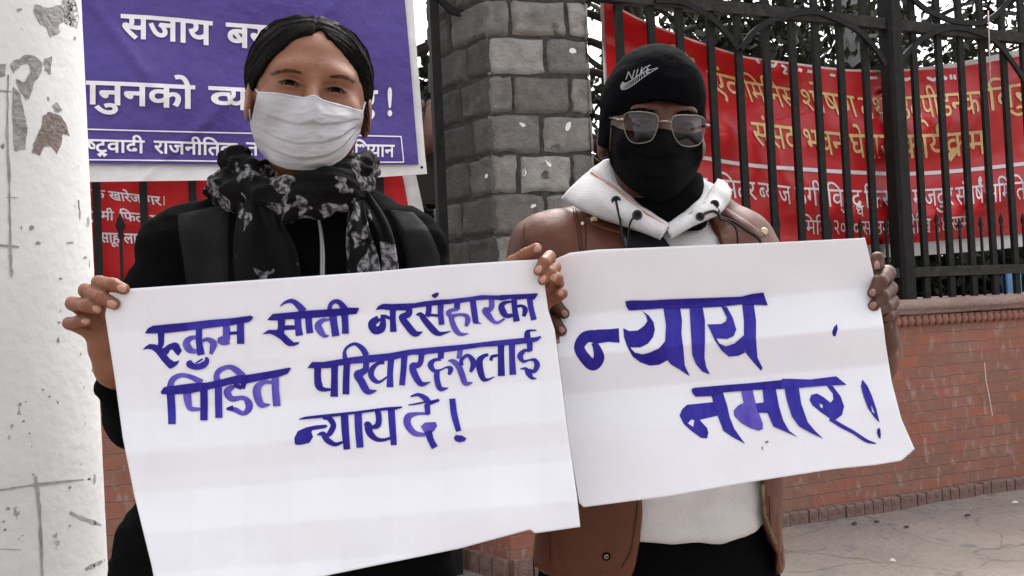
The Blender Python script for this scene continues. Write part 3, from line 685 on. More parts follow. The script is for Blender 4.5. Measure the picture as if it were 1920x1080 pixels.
# ---- behind the fence
M_conc = mat('grey_concrete', (.30, .30, .30), .9, (.24, .24, .24), 6, 5, bump=.4, bscale=30)
c = W(1598, 100, 8.2); b = MB(); b.tube([(c.x, c.y, 0), (c.x, c.y, 3), (c.x, c.y, 6.5)], [.16, .145, .12], 20)
tag(b.build('utility_pole', M_conc, world=True, origin=(c.x, c.y, 0)), 'grey concrete utility pole rising behind the red banner on the right', 'pole')
M_bark = mat('bark', (.05, .042, .036), .95, (.03, .026, .022), 12, 6, bump=.8, bscale=30)
M_leaf = [mat('leaf_dark', (.012, .016, .009), .8), mat('leaf_mid', (.026, .032, .018), .75), mat('leaf_light', (.05, .058, .034), .7)]
def tree(x, y, h, r, n, label, lean=0, z0=1.6, seed=0, leaf=.042, holes=.5, lab2='tree'):
    rng = np.random.RandomState(seed); t = empty('tree', (x, y, 0), label, 'tree', 'trees behind the fence')
    b = MB(); top = np.array([x+lean, y, h]); tr = [np.array([x, y, -.1]), np.array([x+lean*.3+.05, y, h*.35]), np.array([x+lean*.6-.04, y, h*.65]), top]
    tr = spline(tr, 5); b.tube(tr, [max(.02, .14*(1-i/(len(tr)))) for i in range(len(tr))], 9)
    tips = []
    for k in range(26):
        f_ = .3+.68*rng.rand(); p = along(tr, f_); a = rng.rand()*6.28; L = r*(1.15-.5*f_)*(.6+.5*rng.rand()); e = np.array([math.cos(a), math.sin(a), .25+.3*rng.rand()])*L
        q = [p, p+e*.4+np.array([0, 0, .05]), p+e*.75, p+e+np.array([0, 0, -.1*L])]; b.tube(spline(q, 3), [max(.006, .04*(1-.09*i)) for i in range(10)], 5); tips += [along(q, s_) for s_ in (.45, .65, .85, 1.0)]
    b.build('trunk', M_bark, t, world=True)
    tips = np.array(tips); nc = len(tips)
    cl = tips[rng.randint(0, nc, n)]+rng.normal(0, 1, (n, 3))*np.array([.22, .22, .15])*r*.62
    keep = fbm(cl[:, 0]*1.9, cl[:, 1]*1.9, cl[:, 2]*2.2, 2, seed) > (holes-.5)
    cl = cl[keep]; n = len(cl)
    d = rng.normal(0, 1, (n, 3)); d /= np.linalg.norm(d, axis=1)[:, None]; e = np.cross(d, rng.normal(0, 1, (n, 3))); e /= np.linalg.norm(e, axis=1)[:, None]
    s = leaf*(.5+rng.rand(n))[:, None]
    v = np.stack([cl-d*s*1.4, cl+e*s*.55, cl+d*s*1.4, cl-e*s*.55], 1).reshape(-1, 3); f = np.arange(4*n).reshape(-1, 4)
    tone = np.clip((fbm(cl[:, 0]*3, cl[:, 1]*3, cl[:, 2]*3, 2, seed+3)*1.1+1.0+.5*rng.normal(0, 1, n)), 0, 2.4).astype(int).clip(0, 2)
    obj('crown', v, f, M_leaf, t, world=True, smooth=False, mi=tone)
tree(.95, 6.3, 4.3, 1.3, 6500, 'dark leafy tree just right of the stone pillar behind the red banner', .1, seed=2, holes=.56)
tree(2.1, 8.4, 5.6, 1.6, 8500, 'tall dark tree behind the fence left of the concrete utility pole', -.1, seed=5, holes=.60)
tree(3.6, 8.8, 5.4, 1.6, 8500, 'dark tree behind the fence just right of the concrete utility pole', .15, seed=9, holes=.58)
tree(4.7, 7.3, 5.0, 1.5, 7500, 'large dark tree at the right edge behind the fence', .1, seed=11, holes=.56)
tree(-.60, 6.0, 4.4, 1.1, 12000, 'dark tree seen in the gap between purple banner and stone pillar', 0, seed=13, holes=.1)
tree(1.2, 11, 6.2, 1.8, 6000, 'farther tree showing between the beanie and the fence arches', .2, seed=17, holes=.62)
tree(5.2, 11.5, 6.6, 2.0, 6000, 'farthest tree at the right, high above the red banner', .2, seed=19, holes=.58)
# near-black hedge, added to stand for the shade under the trees
rng = np.random.RandomState(4); n = 15000
hs = rng.rand(n)*8.4-2.6; ho = -1.1-rng.rand(n)*.7; hz = rng.rand(n)*1.55*(1+.12*fbm(hs*1.3, ho, 0*hs, 2, 5))
cl = np.stack([W0[0]+WU[0]*hs+WN[0]*ho, W0[1]+WU[1]*hs+WN[1]*ho, hz], 1)
d = rng.normal(0, 1, (n, 3)); d /= np.linalg.norm(d, axis=1)[:, None]; e = np.cross(d, rng.normal(0, 1, (n, 3))); e /= np.linalg.norm(e, axis=1)[:, None]
s = .06*(.5+rng.rand(n))[:, None]; v = np.stack([cl-d*s*1.3, cl+e*s*.6, cl+d*s*1.3, cl-e*s*.6], 1).reshape(-1, 3)
hd = empty('hedge', wp(1.6, -1.45, 0), 'dark hedge added for the shade under the trees, running along behind the iron fence', 'hedge')
obj('foliage', v, np.arange(4*n).reshape(-1, 4), M_leaf, hd, world=True, smooth=False, mi=(rng.rand(n) > .8).astype(int))
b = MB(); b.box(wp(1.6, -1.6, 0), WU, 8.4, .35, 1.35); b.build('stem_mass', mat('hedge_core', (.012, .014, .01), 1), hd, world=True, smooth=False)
# blue plastic chairs glimpsed through the lower bars
M_blue = mat('blue_plastic', (.03, .12, .36), .4); M_lblue = mat('light_blue_plastic', (.16, .36, .62), .4)
def chair_behind(px, label, wide):
    p = onplane(px, 530, -.55); s = s_of(p); o = -.55
    t = empty('plastic_chair', wp(s, o, 0), label, 'chair', 'blue chairs behind the fence')
    b = MB(); hw = wide/2
    for q in (-1, 1):
        for oo in (0, -.38):
            l = MB(); l.tube([wp(s+q*hw*1.05, o+oo, -.02), wp(s+q*hw, o+oo+(.02 if oo == 0 else -.02), .62), ], [.018, .022], 8); l.build('leg', M_blue, t, world=True)
    b.box(wp(s, o-.18, .62), WU, wide*1.15, .42, .03); b.build('seat', M_blue, t, world=True, smooth=False)
    b = MB()
    for k in range(2): b.box(wp(s+(-.25+.5*k)*wide, o+.03, .66), WU, wide*.30, .018, .60)
    b.build('back_slat', M_lblue, t, world=True, smooth=False)
    b = MB(); b.box(wp(s, o+.012, .64), WU, wide, .016, .60); b.build('backrest', M_blue, t, world=True, smooth=False)
chair_behind(1893, 'blue plastic chair with two pale slats behind the fence at far right', .16)
chair_behind(1672, 'blue plastic chair half hidden behind the thick fence post', .22)
# small tiled shed glimpsed left of the pillar
c = W(780, 215, 5.1); sh = empty('shed', (c.x, c.y, 0), 'small shed with red tiled roof glimpsed left of the stone pillar', 'shed')
b = MB(); b.box((c.x, c.y+.4, 0), (1, 0), .9, .8, c.z-.16); b.build('wall', mat('shed_wall', (.05, .045, .04), .9), sh, world=True, smooth=False)
b = MB()
for k in range(9):
    x0 = c.x-.5+k*.115
    b.tube([(x0, c.y-.12, c.z-.2), (x0, c.y+.5, c.z+.16)], .062, 8)
b.build('roof', mat('roof_tile', (.20, .09, .07), .9, (.12, .07, .06), 12), sh, world=True)

# ---- white painted pole in the foreground
PX, PY, PR = None, None, .235
pc = W(-25, 540, 1.80); rp = .222
M_pole = mat('white_flaking_paint', (.66, .655, .64), .75, (.56, .555, .545), 3.2, 8, bump=.12, bscale=45, contrast=(.35, .75))
add_spots(M_pole, 16, .685, (.30, .29, .28), (1, 4, 2), .02, .7); add_spots(M_pole, 42, .71, (.16, .155, .15), (5, 4, 2), .02, .6)
po = empty('painted_pole', (pc.x, pc.y, 0), 'thick white painted concrete pole with flaking paint at the left edge', 'pole')
nz_, na = 120, 72; v = []
for j in range(nz_+1):
    z = -.05+4.2*j/nz_
    for i in range(na):
        a = 2*math.pi*i/na; rr = rp+0.0008*fbm(math.cos(a)*2+5, math.sin(a)*2, z*2.2, 3, 2)
        v.append((pc.x-.017-.0145*(z-.61)+rr*math.cos(a), pc.y+rr*math.sin(a), z))
f = np.array([(j*na+i, j*na+(i+1) % na, (j+1)*na+(i+1) % na, (j+1)*na+i) for j in range(nz_) for i in range(na)])
ps = obj('pole_shaft', v, f, M_pole, po, world=True)
lv = (np.array(v)-OW)@np.linalg.inv(RW); BP = bvh(lv, f)
def pole_marks(name, loops, sweeps, m, off=.0012):
    V, Fa = [], []
    for l in loops:
        l2 = [l[0]]
        for i in range(len(l)): # ragged outline
            a, c2 = np.array(l[i], float), np.array(l[(i+1) % len(l)], float)
            for k in range(1, 4):
                p = a+(c2-a)*k/3.0
                if k < 3: p = p+np.random.normal(0, min(1.3, np.linalg.norm(c2-a)*.08), 2)
                l2.append(tuple(p))
        vv, ff = ink_poly(l2[:-1]); vv, ff = refine(vv, ff, 12); n = len(V); V += vv; Fa += [[k+n for k in q] for q in ff]
    for q in sweeps:
        q2 = []
        for i in range(len(q)-1):
            for k in range(6):
                t = k/6; q2.append((q[i][0]+(q[i+1][0]-q[i][0])*t+random.uniform(-.8, .8), q[i][1]+(q[i+1][1]-q[i][1])*t, max(.6, q[i][2]*random.uniform(.5, 1.3))))
        q2.append(q[-1]); vv, ff = ink_sweep(q2, 1); n = len(V); V += vv; Fa += [[k+n for k in p] for p in ff]
    q = [ray(BP, x, y, 1.6, off) for x, y in V]; return obj(name, q, orient(q, Fa), m, po)
M_bare = mat('bare_concrete', (.34, .33, .32), .95, (.22, .205, .19), 30, 7, bump=.6, bscale=90, contrast=(.3, .7))
M_brown = mat('brown_stain', (.24, .20, .18), .95, (.15, .12, .105), 32, 7, bump=.5, bscale=90, contrast=(.3, .7))
M_crack = mat('crack_dirt', (.36, .35, .33), .95, (.22, .21, .20), 40, 4)
pole_marks('bare_patch', [[(65, 8), (90, 15), (115, 10), (118, 0), (140, -4), (147, 25), (145, 55), (133, 50), (120, 40), (110, 50), (112, 62), (95, 70), (88, 52), (75, 45), (65, 25)],
    [(20, 120), (45, 103), (65, 105), (80, 120), (75, 140), (62, 160), (55, 185), (48, 187), (35, 165), (30, 148), (46, 155), (58, 135), (52, 118), (38, 122), (25, 138)],
    [(24, 162), (38, 175), (46, 215), (52, 240), (48, 280), (28, 284), (25, 240)], [(97, 200), (108, 192), (117, 207), (106, 211)], [(-5, 118), (12, 120), (10, 142), (-5, 145)], [(84, 110), (98, 104), (96, 140), (84, 132)]], [], M_bare)
pole_marks('stained_patch', [[(67, 262), (60, 284), (75, 292), (82, 275), (95, 274), (107, 289), (115, 270), (118, 250), (131, 256), (125, 235), (115, 218), (95, 210), (80, 217), (77, 240)]], [], M_brown)
for q_ in [[(15, 140, 4), (14, 250, 5), (18, 370, 4), (20, 480, 5), (21, 520, 2)], [(0, 919, 4), (65, 909, 5), (190, 896, 5)], [(67, 893, 6), (75, 960, 6), (80, 1085, 6)], [(-2, 460, 4), (36, 463, 3)],
    [(10, 370, 1.5), (34, 371, 1)], [(132, 961, 5), (150, 970, 7), (190, 985, 3)], [(148, 375, 3), (150, 412, 1)], [(-3, 170, 3), (22, 172, 2)], [(0, 1030, 2), (40, 1031, 1)], [(160, 1068, 7), (197, 1050, 4)]]: pole_marks('crack', [], [q_], M_crack)
M_scuff = mat('dark_scuff', (.16, .155, .15), .9, (.30, .29, .28), 50)
for q_ in [[(x+w_*.5+w_*.55*random.uniform(.5, 1.1)*math.cos(a), y+h_*.5+h_*.55*random.uniform(.5, 1.1)*math.sin(a)) for a in (0, .9, 1.8, 2.7, 3.6, 4.5, 5.4)] for x, y, w_, h_ in ((38, 422, 4, 9), (54, 422, 12, 10), (66, 452, 12, 8), (122, 453, 18, 5), (155, 480, 8, 6), (78, 728, 5, 5), (91, 741, 4, 5), (46, 751, 4, 4), (41, 788, 7, 4), (53, 810, 5, 5),
    (58, 835, 3, 4), (108, 602, 6, 5), (107, 632, 5, 13), (150, 661, 3, 5), (128, 910, 8, 7), (128, 983, 7, 6), (30, 15, 12, 7), (137, 68, 6, 9), (172, 690, 4, 8), (60, 888, 5, 4), (110, 520, 7, 5), (10, 950, 10, 7), (3, 975, 7, 6), (6, 990, 6, 8))]: pole_marks('scuff', [q_], [], M_scuff)

# ================================================================== PEOPLE
def prof(X, Y, Z, rows, dc):
    """stacked ellipses: rows of (py, cx px, half width px, depth, half depth m)"""
    z = [-(r[0]-540)/F*dc for r in rows][::-1]; g = lambda k, s: np.interp(Z, z, [s(r[k]) for r in rows][::-1])
    cx = g(1, lambda a: (a-960)/F*dc); a = g(2, lambda q: q/F*dc); cy = g(3, float); bb = g(4, float)
    return (np.sqrt(((X-cx)/a)**2+((Y-cy)/bb)**2)-1)*np.minimum(a, bb)
class Head:
    def __init__(s, c, k, yaw, tilt, pitch=0): s.c, s.k, s.yaw, s.tilt = np.array(c), k, yaw, tilt
    def loc(s, X, Y, Z):
        x, y, z = X-s.c[0], Y-s.c[1], Z-s.c[2]
        ct, st = math.cos(s.tilt), math.sin(s.tilt); x, z = x*ct-z*st, x*st+z*ct
        cp, sp = math.cos(s.yaw), math.sin(s.yaw); x, y = x*cp+y*sp, -x*sp+y*cp
        return x/s.k, y/s.k, z/s.k
    def cam(s, x, y, z):
        x, y, z = x*s.k, y*s.k, z*s.k
        cp, sp = math.cos(s.yaw), math.sin(s.yaw); x, y = x*cp-y*sp, x*sp+y*cp
        ct, st = math.cos(s.tilt), math.sin(s.tilt); x, z = x*ct+z*st, -x*st+z*ct
        return np.array([x, y, z])+s.c
    def sdf(s, X, Y, Z, slit=.0026, arch=0.0, fw=1.0, top=.088, soft=0.0):
        x, y, z = s.loc(X, Y, Z); ax = np.abs(x)
        d = smin(s_ell(x, y, z, (0, .012, .035), (.076*fw, .095, top)), s_ell(x, y, z, (0, -.028, -.03), (.067*fw, .068, .092)), .03)
        d = smin(d, s_ell(x, y, z, (0, -.045, -.085), (.042, .045, .035)), .02)
        d = smin(d, s_ell(ax, y, z, (.022, -.080+soft*.005, .022), (.028, .016, .012)), .014+soft*.008)
        d = smin(d, s_ell(ax, y, z, (.042, -.066-soft*.004, -.030+soft*.004), (.026, .024, .026)), .02)
        d = smax(d, -s_ell(ax, y, z, (.031, -.103, .002), (.020, .016-soft*.002, .013)), .012)
        d = smin(d, s_cap(x, y, z, (0, -.090, .008), (0, -.114, -.034), .008, .013), .011)
        d = smin(d, s_ell(ax, y, z, (.031, -.0795, .0), (.0165, .0135, .0125)), .004)
        d = smin(d, s_ell(ax, y, z, (.031, -.0840, -.0125), (.015, .006, .0045)), .005)
        cz = z-(.0098-14*(ax-.031)**2); d = d+.0014*np.exp(-(cz/.0013)**2)*np.exp(-((ax-.031)/.013)**4)*(y < -.06)
        zz = z-(.0005+arch-arch*((ax-.031)/.010)**2*.8)
        d = smax(d, -s_ell(ax, y, zz, (.031, -.094, 0), (.0138, .012, slit)), .0018)
        ear = s_ell(ax, y, z, (.077*fw, .012, -.012), (.009, .019, .030)); ear = smax(ear, -s_ell(ax, y, z, (.088*fw, .004, -.008), (.007, .011, .018)), .006)
        return smin(d, ear, .008)*s.k
    def eye(s, parent, M_sc, M_ir, sx):
        b = MB(); c0 = (.031*sx, -.0782, -.0003); r = .0118; n = 14; v = []
        for j in range(n+1):
            th = math.pi*j/n
            for i in range(20):
                a = 2*math.pi*i/20; v.append(s.cam(c0[0]+r*math.sin(th)*math.cos(a), c0[1]-r*math.cos(th), c0[2]+r*math.sin(th)*math.sin(a)))
        f = [(j*20+i, j*20+(i+1) % 20, (j+1)*20+(i+1) % 20, (j+1)*20+i) for j in range(n) for i in range(20)]
        e = obj('eye', v, f, M_sc, parent)
        v = []; r2 = r+.0003
        for j in range(6):
            th = .60*j/5
            for i in range(20):
                a = 2*math.pi*i/20; v.append(s.cam(c0[0]+r2*math.sin(th)*math.cos(a), c0[1]-r2*math.cos(th), c0[2]+.0006+r2*math.sin(th)*math.sin(a)))
        obj('iris', v, [(j*20+i, j*20+(i+1) % 20, (j+1)*20+(i+1) % 20, (j+1)*20+i) for j in range(5) for i in range(20)], M_ir, e)
def wrinkle(V, Fc, amp, sc, oct=3, seed=0, aniso=(1, 1, 1), ridged=False):
    N = normals(V, Fc); n = fbm(V[:, 0]*sc*aniso[0], V[:, 1]*sc*aniso[1], V[:, 2]*sc*aniso[2], oct, seed)
    if ridged: n = 1-np.abs(n)*1.6
    return V+N*(amp*n)[:, None]
def hairs(name, roots, m, parent, r=.0006):
    b = MB()
    for q in roots: b.tube(q, [r, r, r*.8, r*.3][:len(q)] if len(q) <= 4 else [r*(1-.8*i/len(q)) for i in range(len(q))], 3, cap=False)
    return b.build(name, m, parent)
def hand(fingers, palm, h=.0014, kf=.003, kp=.009):
    pts = [p for f in fingers for p in f]+[p for f in palm for p in f]; lo, hi = box_of(pts, .026)
    def fn(X, Y, Z):
        d = None
        for f in palm: c = chain(X, Y, Z, f, .008); d = c if d is None else smin(d, c, .014)
        ff = None
        for f in fingers:
            c = chain(X, Y, Z, f, .0035); ff = c if ff is None else smin(ff, c, .0016)
        return smin(d, ff, kp)
    V, Fc = nets(fn, lo, hi, h)
    return V, Fc
def creases(V, Fc, joints, amp=.0007):
    N = normals(V, Fc)
    for (a, b_, r) in joints:   # rings of fine skin folds round a knuckle
        a = np.array(a); ax = np.array(b_)-a; ax /= np.linalg.norm(ax)+1e-9; t = (V-a)@ax; rad = np.linalg.norm(V-a, axis=1)
        wg = np.exp(-(t/(r*.45))**2)*(rad < r*1.7); V = V-N*(amp*wg*np.maximum(0, np.cos(t/(r*.16))))[:, None]
    return V
def nail(px, py, d, dirx, diry, rl, rw, parent, m, B=None):
    """finger nail fitted onto the fingertip: centre pixel, direction along the finger, half length / half width px"""
    L = math.hypot(dirx, diry); ux, uy = dirx/L, diry/L; v = []; n, k = 12, 8
    for j in range(n+1):
        for i in range(k+1):
            u = -1+2*j/n; t = -1+2*i/k; wd = (1-max(0, -u)**2.2*.75)*(1-max(0, u-.35)**2*.75)*(.98 if abs(u) < .99 else .9)
            x, y = px+ux*u*rl-uy*t*wd*rw, py+uy*u*rl+ux*t*wd*rw; e = 1-max(abs(t), abs(u))**4; v.append(ray(B, x, y, d, .0003+.0007*e))
    dm = np.median([q[1] for q in v]); v = [q if abs(q[1]-dm) < .006 else q*(dm+.002)/q[1] for q in v]
    f = [(j*(k+1)+i, j*(k+1)+i+1, (j+1)*(k+1)+i+1, (j+1)*(k+1)+i) for j in range(n) for i in range(k)]
    return obj('fingernail', v, orient(v, f), m, parent)
def cat(parts):                 # join surfaces of one body
    V = []; Fc = []; n = 0; mi = []
    for v, f in parts: V.append(v); Fc.append(np.asarray(f)+n); n += len(v)
    return np.concatenate(V), np.concatenate(Fc)
def skin_mat(name, c1, c2, lip=None):
    m = mat(name, c1, .5, c2, 60, 5, bump=.2, bscale=300, spec=.28, contrast=(.3, .7), sss=.12, bdist=.004); return m
M_skinW = skin_mat('skin_light_brown', (.215, .088, .048), (.18, .070, .037))
M_skinM = skin_mat('skin_dark_brown', (.088, .034, .021), (.066, .024, .014))
M_nailW = mat('nail_pink', (.40, .20, .155), .35, spec=.5); M_nailM = mat('nail_mauve', (.24, .125, .11), .4, spec=.5)
M_scl = mat('sclera', (.24, .19, .17), .6, spec=.15); M_iris = mat('iris_brown', (.012, .007, .005), .6, spec=.06)
M_hair = mat('black_hair', (.003, .0024, .0022), .8, (.007, .0055, .005), 60, 3, bump=.7, bscale=160, stretch=(1, .15, 1), spec=.03, bdist=.004)
M_coat = mat('black_coat_fabric', (.0022, .0022, .0026), .95, (.004, .004, .0045), 9, 4, bump=.2, bscale=300, spec=.03)
M_panel = mat('charcoal_webbing', (.009, .009, .0095), .8, (.013, .013, .013), 14, 3, bump=.3, bscale=420, spec=.12)
M_blk = mat('black_cloth', (.002, .002, .0025), .95, (.0035, .0035, .0035), 12, 4, bump=.2, bscale=260, spec=.03)
M_pants = mat('black_trousers', (.002, .0025, .003), .95, (.004, .004, .0045), 8, 4, bump=.2, bscale=300, spec=.03)
M_shoe = mat('dark_shoe', (.03, .03, .03), .5)

# ---------------------------------------------------------------- the woman
wb = toW(np.array([[P(535, 540, 1.45)[0], 1.45, -1.19]]))[0]
def base_point(x, y):
    p = toW(np.array([[x, y, -1.15]]))[0]; return (float(p[0]), float(p[1]), 0.0)
HW = Head(P(582, 188, 1.400), 1.08, .26, .105)
def f_headW(X, Y, Z):
    d = HW.sdf(X, Y, Z, .0040, .0034, 1.09, .078, 1.0)
    return smin(d, s_cap(X, Y, Z, P(583, 275, 1.43), P(577, 420, 1.44), .052, .058), .02)
lo, hi = box_of([(450, 15, 1.40), (715, 430, 1.40)], .0); lo[1] = 1.26; hi[1] = 1.53
hV, hF = nets(f_headW, lo, hi, .0019)
B_hW = bvh(hV, hF)
# hidden body under the clothes keeps head, arms and hands one figure
def f_bodyW(X, Y, Z):
    d = prof(X, Y, Z, [(380, 577, 55, 1.44, .05), (440, 565, 150, 1.43, .07), (520, 560, 185, 1.43, .085), (720, 548, 180, 1.43, .09), (900, 540, 200, 1.44, .10), (1040, 535, 210, 1.45, .11), (1100, 532, 205, 1.45, .10)], 1.42)
    d = smax(d, np.abs(Z-(-.13))-.36, .03)
    d = smin(d, s_cap(X, Y, Z, P(577, 380, 1.44), P(575, 450, 1.44), .05, .06), .03)
    d = smin(d, chain(X, Y, Z, [(345, 470, 1.41, 52), (300, 640, 1.40, 45), (268, 785, 1.34, 38), (212, 690, 1.172, 27)], .02), .03)
    d = smin(d, chain(X, Y, Z, [(765, 475, 1.41, 52), (820, 660, 1.40, 45), (862, 800, 1.31, 38), (985, 600, 1.165, 27)], .02), .03)
    for x0 in (-.425, -.30): d = smin(d, s_cap(X, Y, Z, (x0, 1.45, -.45), (x0, 1.45, -1.10), .075, .045), .03)
    return d
bV, bF = nets(f_bodyW, np.array([-.70, 1.12, -1.15]), np.array([.06, 1.60, .17]), .012)
# right hand (image left)
D = 1.120
fgA = [[(214, 572, 1.160, 13.6), (186, 530, 1.137, 13.1), (212, 534, 1.116, 12.7), (232, 542, 1.112, 10.8)],
       [(200, 590, 1.162, 13.6), (162, 545, 1.140, 13.6), (192, 558, 1.116, 13.1), (214, 570, 1.111, 11.3)],
       [(190, 608, 1.164, 13.6), (137, 569, 1.146, 13.0), (164, 573, 1.122, 12.4), (184, 580, 1.118, 10.4)],
       [(180, 628, 1.165, 12.4), (130, 606, 1.150, 11.3), (148, 602, 1.134, 10.4), (163, 603, 1.130, 8.8)],
       [(224, 660, 1.170, 16.9), (243, 612, 1.160, 14.7), (254, 572, 1.148, 13.0), (256, 553, 1.144, 11.3)]]
paA = [[(208, 580, 1.164, 15), (205, 640, 1.168, 24), (212, 690, 1.172, 26)], [(178, 625, 1.163, 15), (192, 655, 1.167, 22), (212, 695, 1.172, 26)], [(212, 690, 1.172, 26), (236, 735, 1.24, 30)]]
aV, aF = hand(fgA, paA)
aV = creases(aV, aF, [(P(186, 530, 1.137), P(212, 534, 1.116), .012), (P(162, 545, 1.14), P(192, 558, 1.116), .012), (P(137, 569, 1.146), P(164, 573, 1.122), .012), (P(210, 534, 1.116), P(232, 542, 1.112), .009), (P(190, 558, 1.116), P(214, 570, 1.111), .009)])
# left hand (image right): thumb over the top edge, four fingers curled round the right edge
fgB = [[(985, 535, 1.160, 14.8), (962, 492, 1.145, 12.7), (986, 476, 1.128, 11.1), (1006, 466, 1.118, 10.6)],
       [(1005, 525, 1.158, 13.8), (1030, 482, 1.138, 11.7), (1020, 492, 1.116, 10.8), (1009, 508, 1.110, 9.1)],
       [(1010, 545, 1.160, 13.8), (1040, 502, 1.140, 11.7), (1030, 511, 1.118, 10.6), (1017, 526, 1.111, 9.1)],
       [(1012, 560, 1.163, 12.7), (1046, 531, 1.146, 11.1), (1044, 522, 1.126, 11.1), (1038, 522, 1.120, 10.6)],
       [(1012, 575, 1.165, 11.7), (1046, 556, 1.152, 10.1), (1054, 551, 1.136, 9.5), (1050, 549, 1.132, 8.9)]]
paB = [[(1004, 530, 1.162, 15), (992, 580, 1.166, 24), (980, 620, 1.17, 26)], [(1012, 560, 1.166, 14), (1004, 590, 1.167, 22), (980, 625, 1.17, 26)], [(980, 620, 1.17, 26), (960, 680, 1.21, 30)]]
b2V, b2F = hand(fgB, paB)
b2V = creases(b2V, b2F, [(P(1030, 482, 1.138), P(1020, 492, 1.116), .011), (P(1040, 502, 1.14), P(1030, 511, 1.118), .011), (P(986, 476, 1.128), P(1006, 466, 1.118), .010)])
V, Fc = cat([(hV, hF), (bV, bF), (aV, aF), (b2V, b2F)])
B_woman = bvh(np.concatenate([aV, b2V]), np.concatenate([aF, b2F+len(aV)])); woman = obj('person', V, Fc, M_skinW, origin=base_point(-.36, 1.45))
tag(woman, 'woman with white face mask, black coat and floral scarf holding the left placard', 'person')
for a in ((228, 540.5, 1.112, 20, 8, 9.5, 7.5), (209, 570, 1.111, 21, 12, 9.5, 8), (181, 579, 1.118, 20, 8, 9, 7), (160, 602.5, 1.130, 18, 1, 8, 6)):
    nail(a[0], a[1], a[2], a[3], a[4], a[5]*.95, a[6]*.92, woman, M_nailW, B_woman)
for a in ((1007, 467, 1.118, 10, -10, 7, 6.5), (1010, 505, 1.110, -12, 17, 8.5, 6.5), (1018, 523, 1.111, -12, 15, 8, 6.2), (1038, 520, 1.120, -4, 8, 7, 6.5), (1051, 549, 1.132, 3, 5, 6.5, 5.2)):
    nail(a[0], a[1], a[2], a[3], a[4], a[5]*.95, a[6]*.92, woman, M_nailW, B_woman)
HW.eye(woman, M_scl, M_iris, -1); HW.eye(woman, M_scl, M_iris, 1)
# eyebrows and lashes: single hairs
rt = []
for (x0, y0, x1, y1, sg) in ((511, 143, 566, 140, 1), (618, 148, 664, 158, -1)):
    for k in range(120):
        t = random.random(); x = x0+(x1-x0)*t; y = y0+(y1-y0)*t-5.5*math.sin(math.pi*t)+-3+random.uniform(-3.4, 3.4)*(1-.7*abs(t-.5))
        dx = random.uniform(3, 7)*(-sg if False else (1 if x0 > 600 else -1)); dy = random.uniform(-2.5, .8)
        rt.append([ray(B_hW, x+dx*s, y+dy*s, 1.3, .0006) for s in (0, .5, 1)])
hairs('eyebrow', rt[:120], mat('brow_hair', (.055, .030, .020), .6), woman, .00026); hairs('eyebrow', rt[120:], bpy.data.materials['brow_hair'], woman, .00026)
rt = []
for sx in (-1, 1):
    for k in range(46):
        t = -1+2*k/45+random.uniform(-.02, .02); x = sx*.031+.0136*t; z = .0036+.0022-.0042*t*t
        p0 = HW.cam(x, -.0905+.004*t*t, z); p1 = HW.cam(x+.0012*t, -.0955+.004*t*t, z-.0012); lr = random.uniform(.5, 1.1); p2 = HW.cam(x+.003*t*lr+random.uniform(-.0008, .0008), -.0955-.003*lr+.004*t*t, z-.0012+.0016*lr); rt.append([p0, p1, p2])
for sx in (-1, 1):
    b = MB(); b.tube([HW.cam(sx*.031+.0132*t, -.0905+.004*t*t, .0055-.0042*t*t) for t in np.linspace(-1, 1, 13)], [.0003+.0006*(1-abs(t)) for t in np.linspace(-1, 1, 13)], 6); b.build('lash_line', M_hair, woman)
hairs('eyelash', rt[:46], M_hair, woman, .00026); hairs('eyelash', rt[46:], M_hair, woman, .00026)
# hair: combed back from a centre parting
def f_hairW(X, Y, Z):
    x, y, z = HW.loc(X, Y, Z)
    d = s_ell(x, y, z, (-.003, .018, .026), (.0935, .106, .0985))
    d = smin(d, s_ell(x, y, z, (-.002, .065, -.03), (.072, .052, .065)), .03)
    zh = .076-.059*(np.abs(x+.002)/.066)**1.81+.010*np.exp(-((x-.004)/.006)**2)+.0025*vnoise(x*160, 0*x, 0*x, 3)
    opening = smax(smax(z-zh, y-(-.012), .012), -z-.2, .01)
    d = smax(d, -opening, .012)
    ear = s_ell(np.abs(x), y, z, (.094, .004, -.014), (.018, .030, .034)); d = smax(d, -ear, .008)
    d = smax(d, -z-.06-.5*np.minimum(0, y-.03), .01)
    return d*HW.k
lo, hi = box_of([(440, 5, 1.40), (725, 275, 1.40)], .0); lo[1] = 1.27; hi[1] = 1.56
V, Fc = nets(f_hairW, lo, hi, .0024)
x, y, z = HW.loc(V[:, 0], V[:, 1], V[:, 2]); N = normals(V, Fc)
V = V+N*(.0010*vnoise(y*120+z*60, np.abs(x)*18, 0*x, 3)+.0010*vnoise(y*300+z*150, np.abs(x)*24, 0*x, 5)-.0030*np.exp(-((x+.004)/.0022)**2)*(z > .05)*(y < .05))[:, None]
hair = obj('hair', V, Fc, M_hair, woman); B_hr = bvh(V, Fc)
rt = []
for k in range(220):            # loose strands over the surface and stray wisps at the outline
    sx = random.choice((-1, 1)); yy = random.uniform(-.06, .05); q = []
    for i in range(6):
        a = .05+(1.45*i/5)*random.uniform(.97, 1.03); rr = 1.01+.02*random.random()*(i in (2, 3))
        q.append(HW.cam(-.003+sx*.0935*rr*math.sin(a), yy+.06*i/5+.018*0, .026+.098*rr*math.cos(a)*math.sqrt(max(.05, 1-((yy-.018+.06*i/5)/.106)**2))))
    if sx*1 and abs(yy) < .05: rt.append(q)
for k in range(16):             # wisps by the right ear
    x0 = 684+random.uniform(-5, 5); q = [P(x0, 185, 1.40), P(x0+3, 205, 1.395), P(x0+4+random.uniform(-2, 3), 228, 1.39), P(x0+5+random.uniform(-4, 6), 250, 1.39)]; rt.append(q)
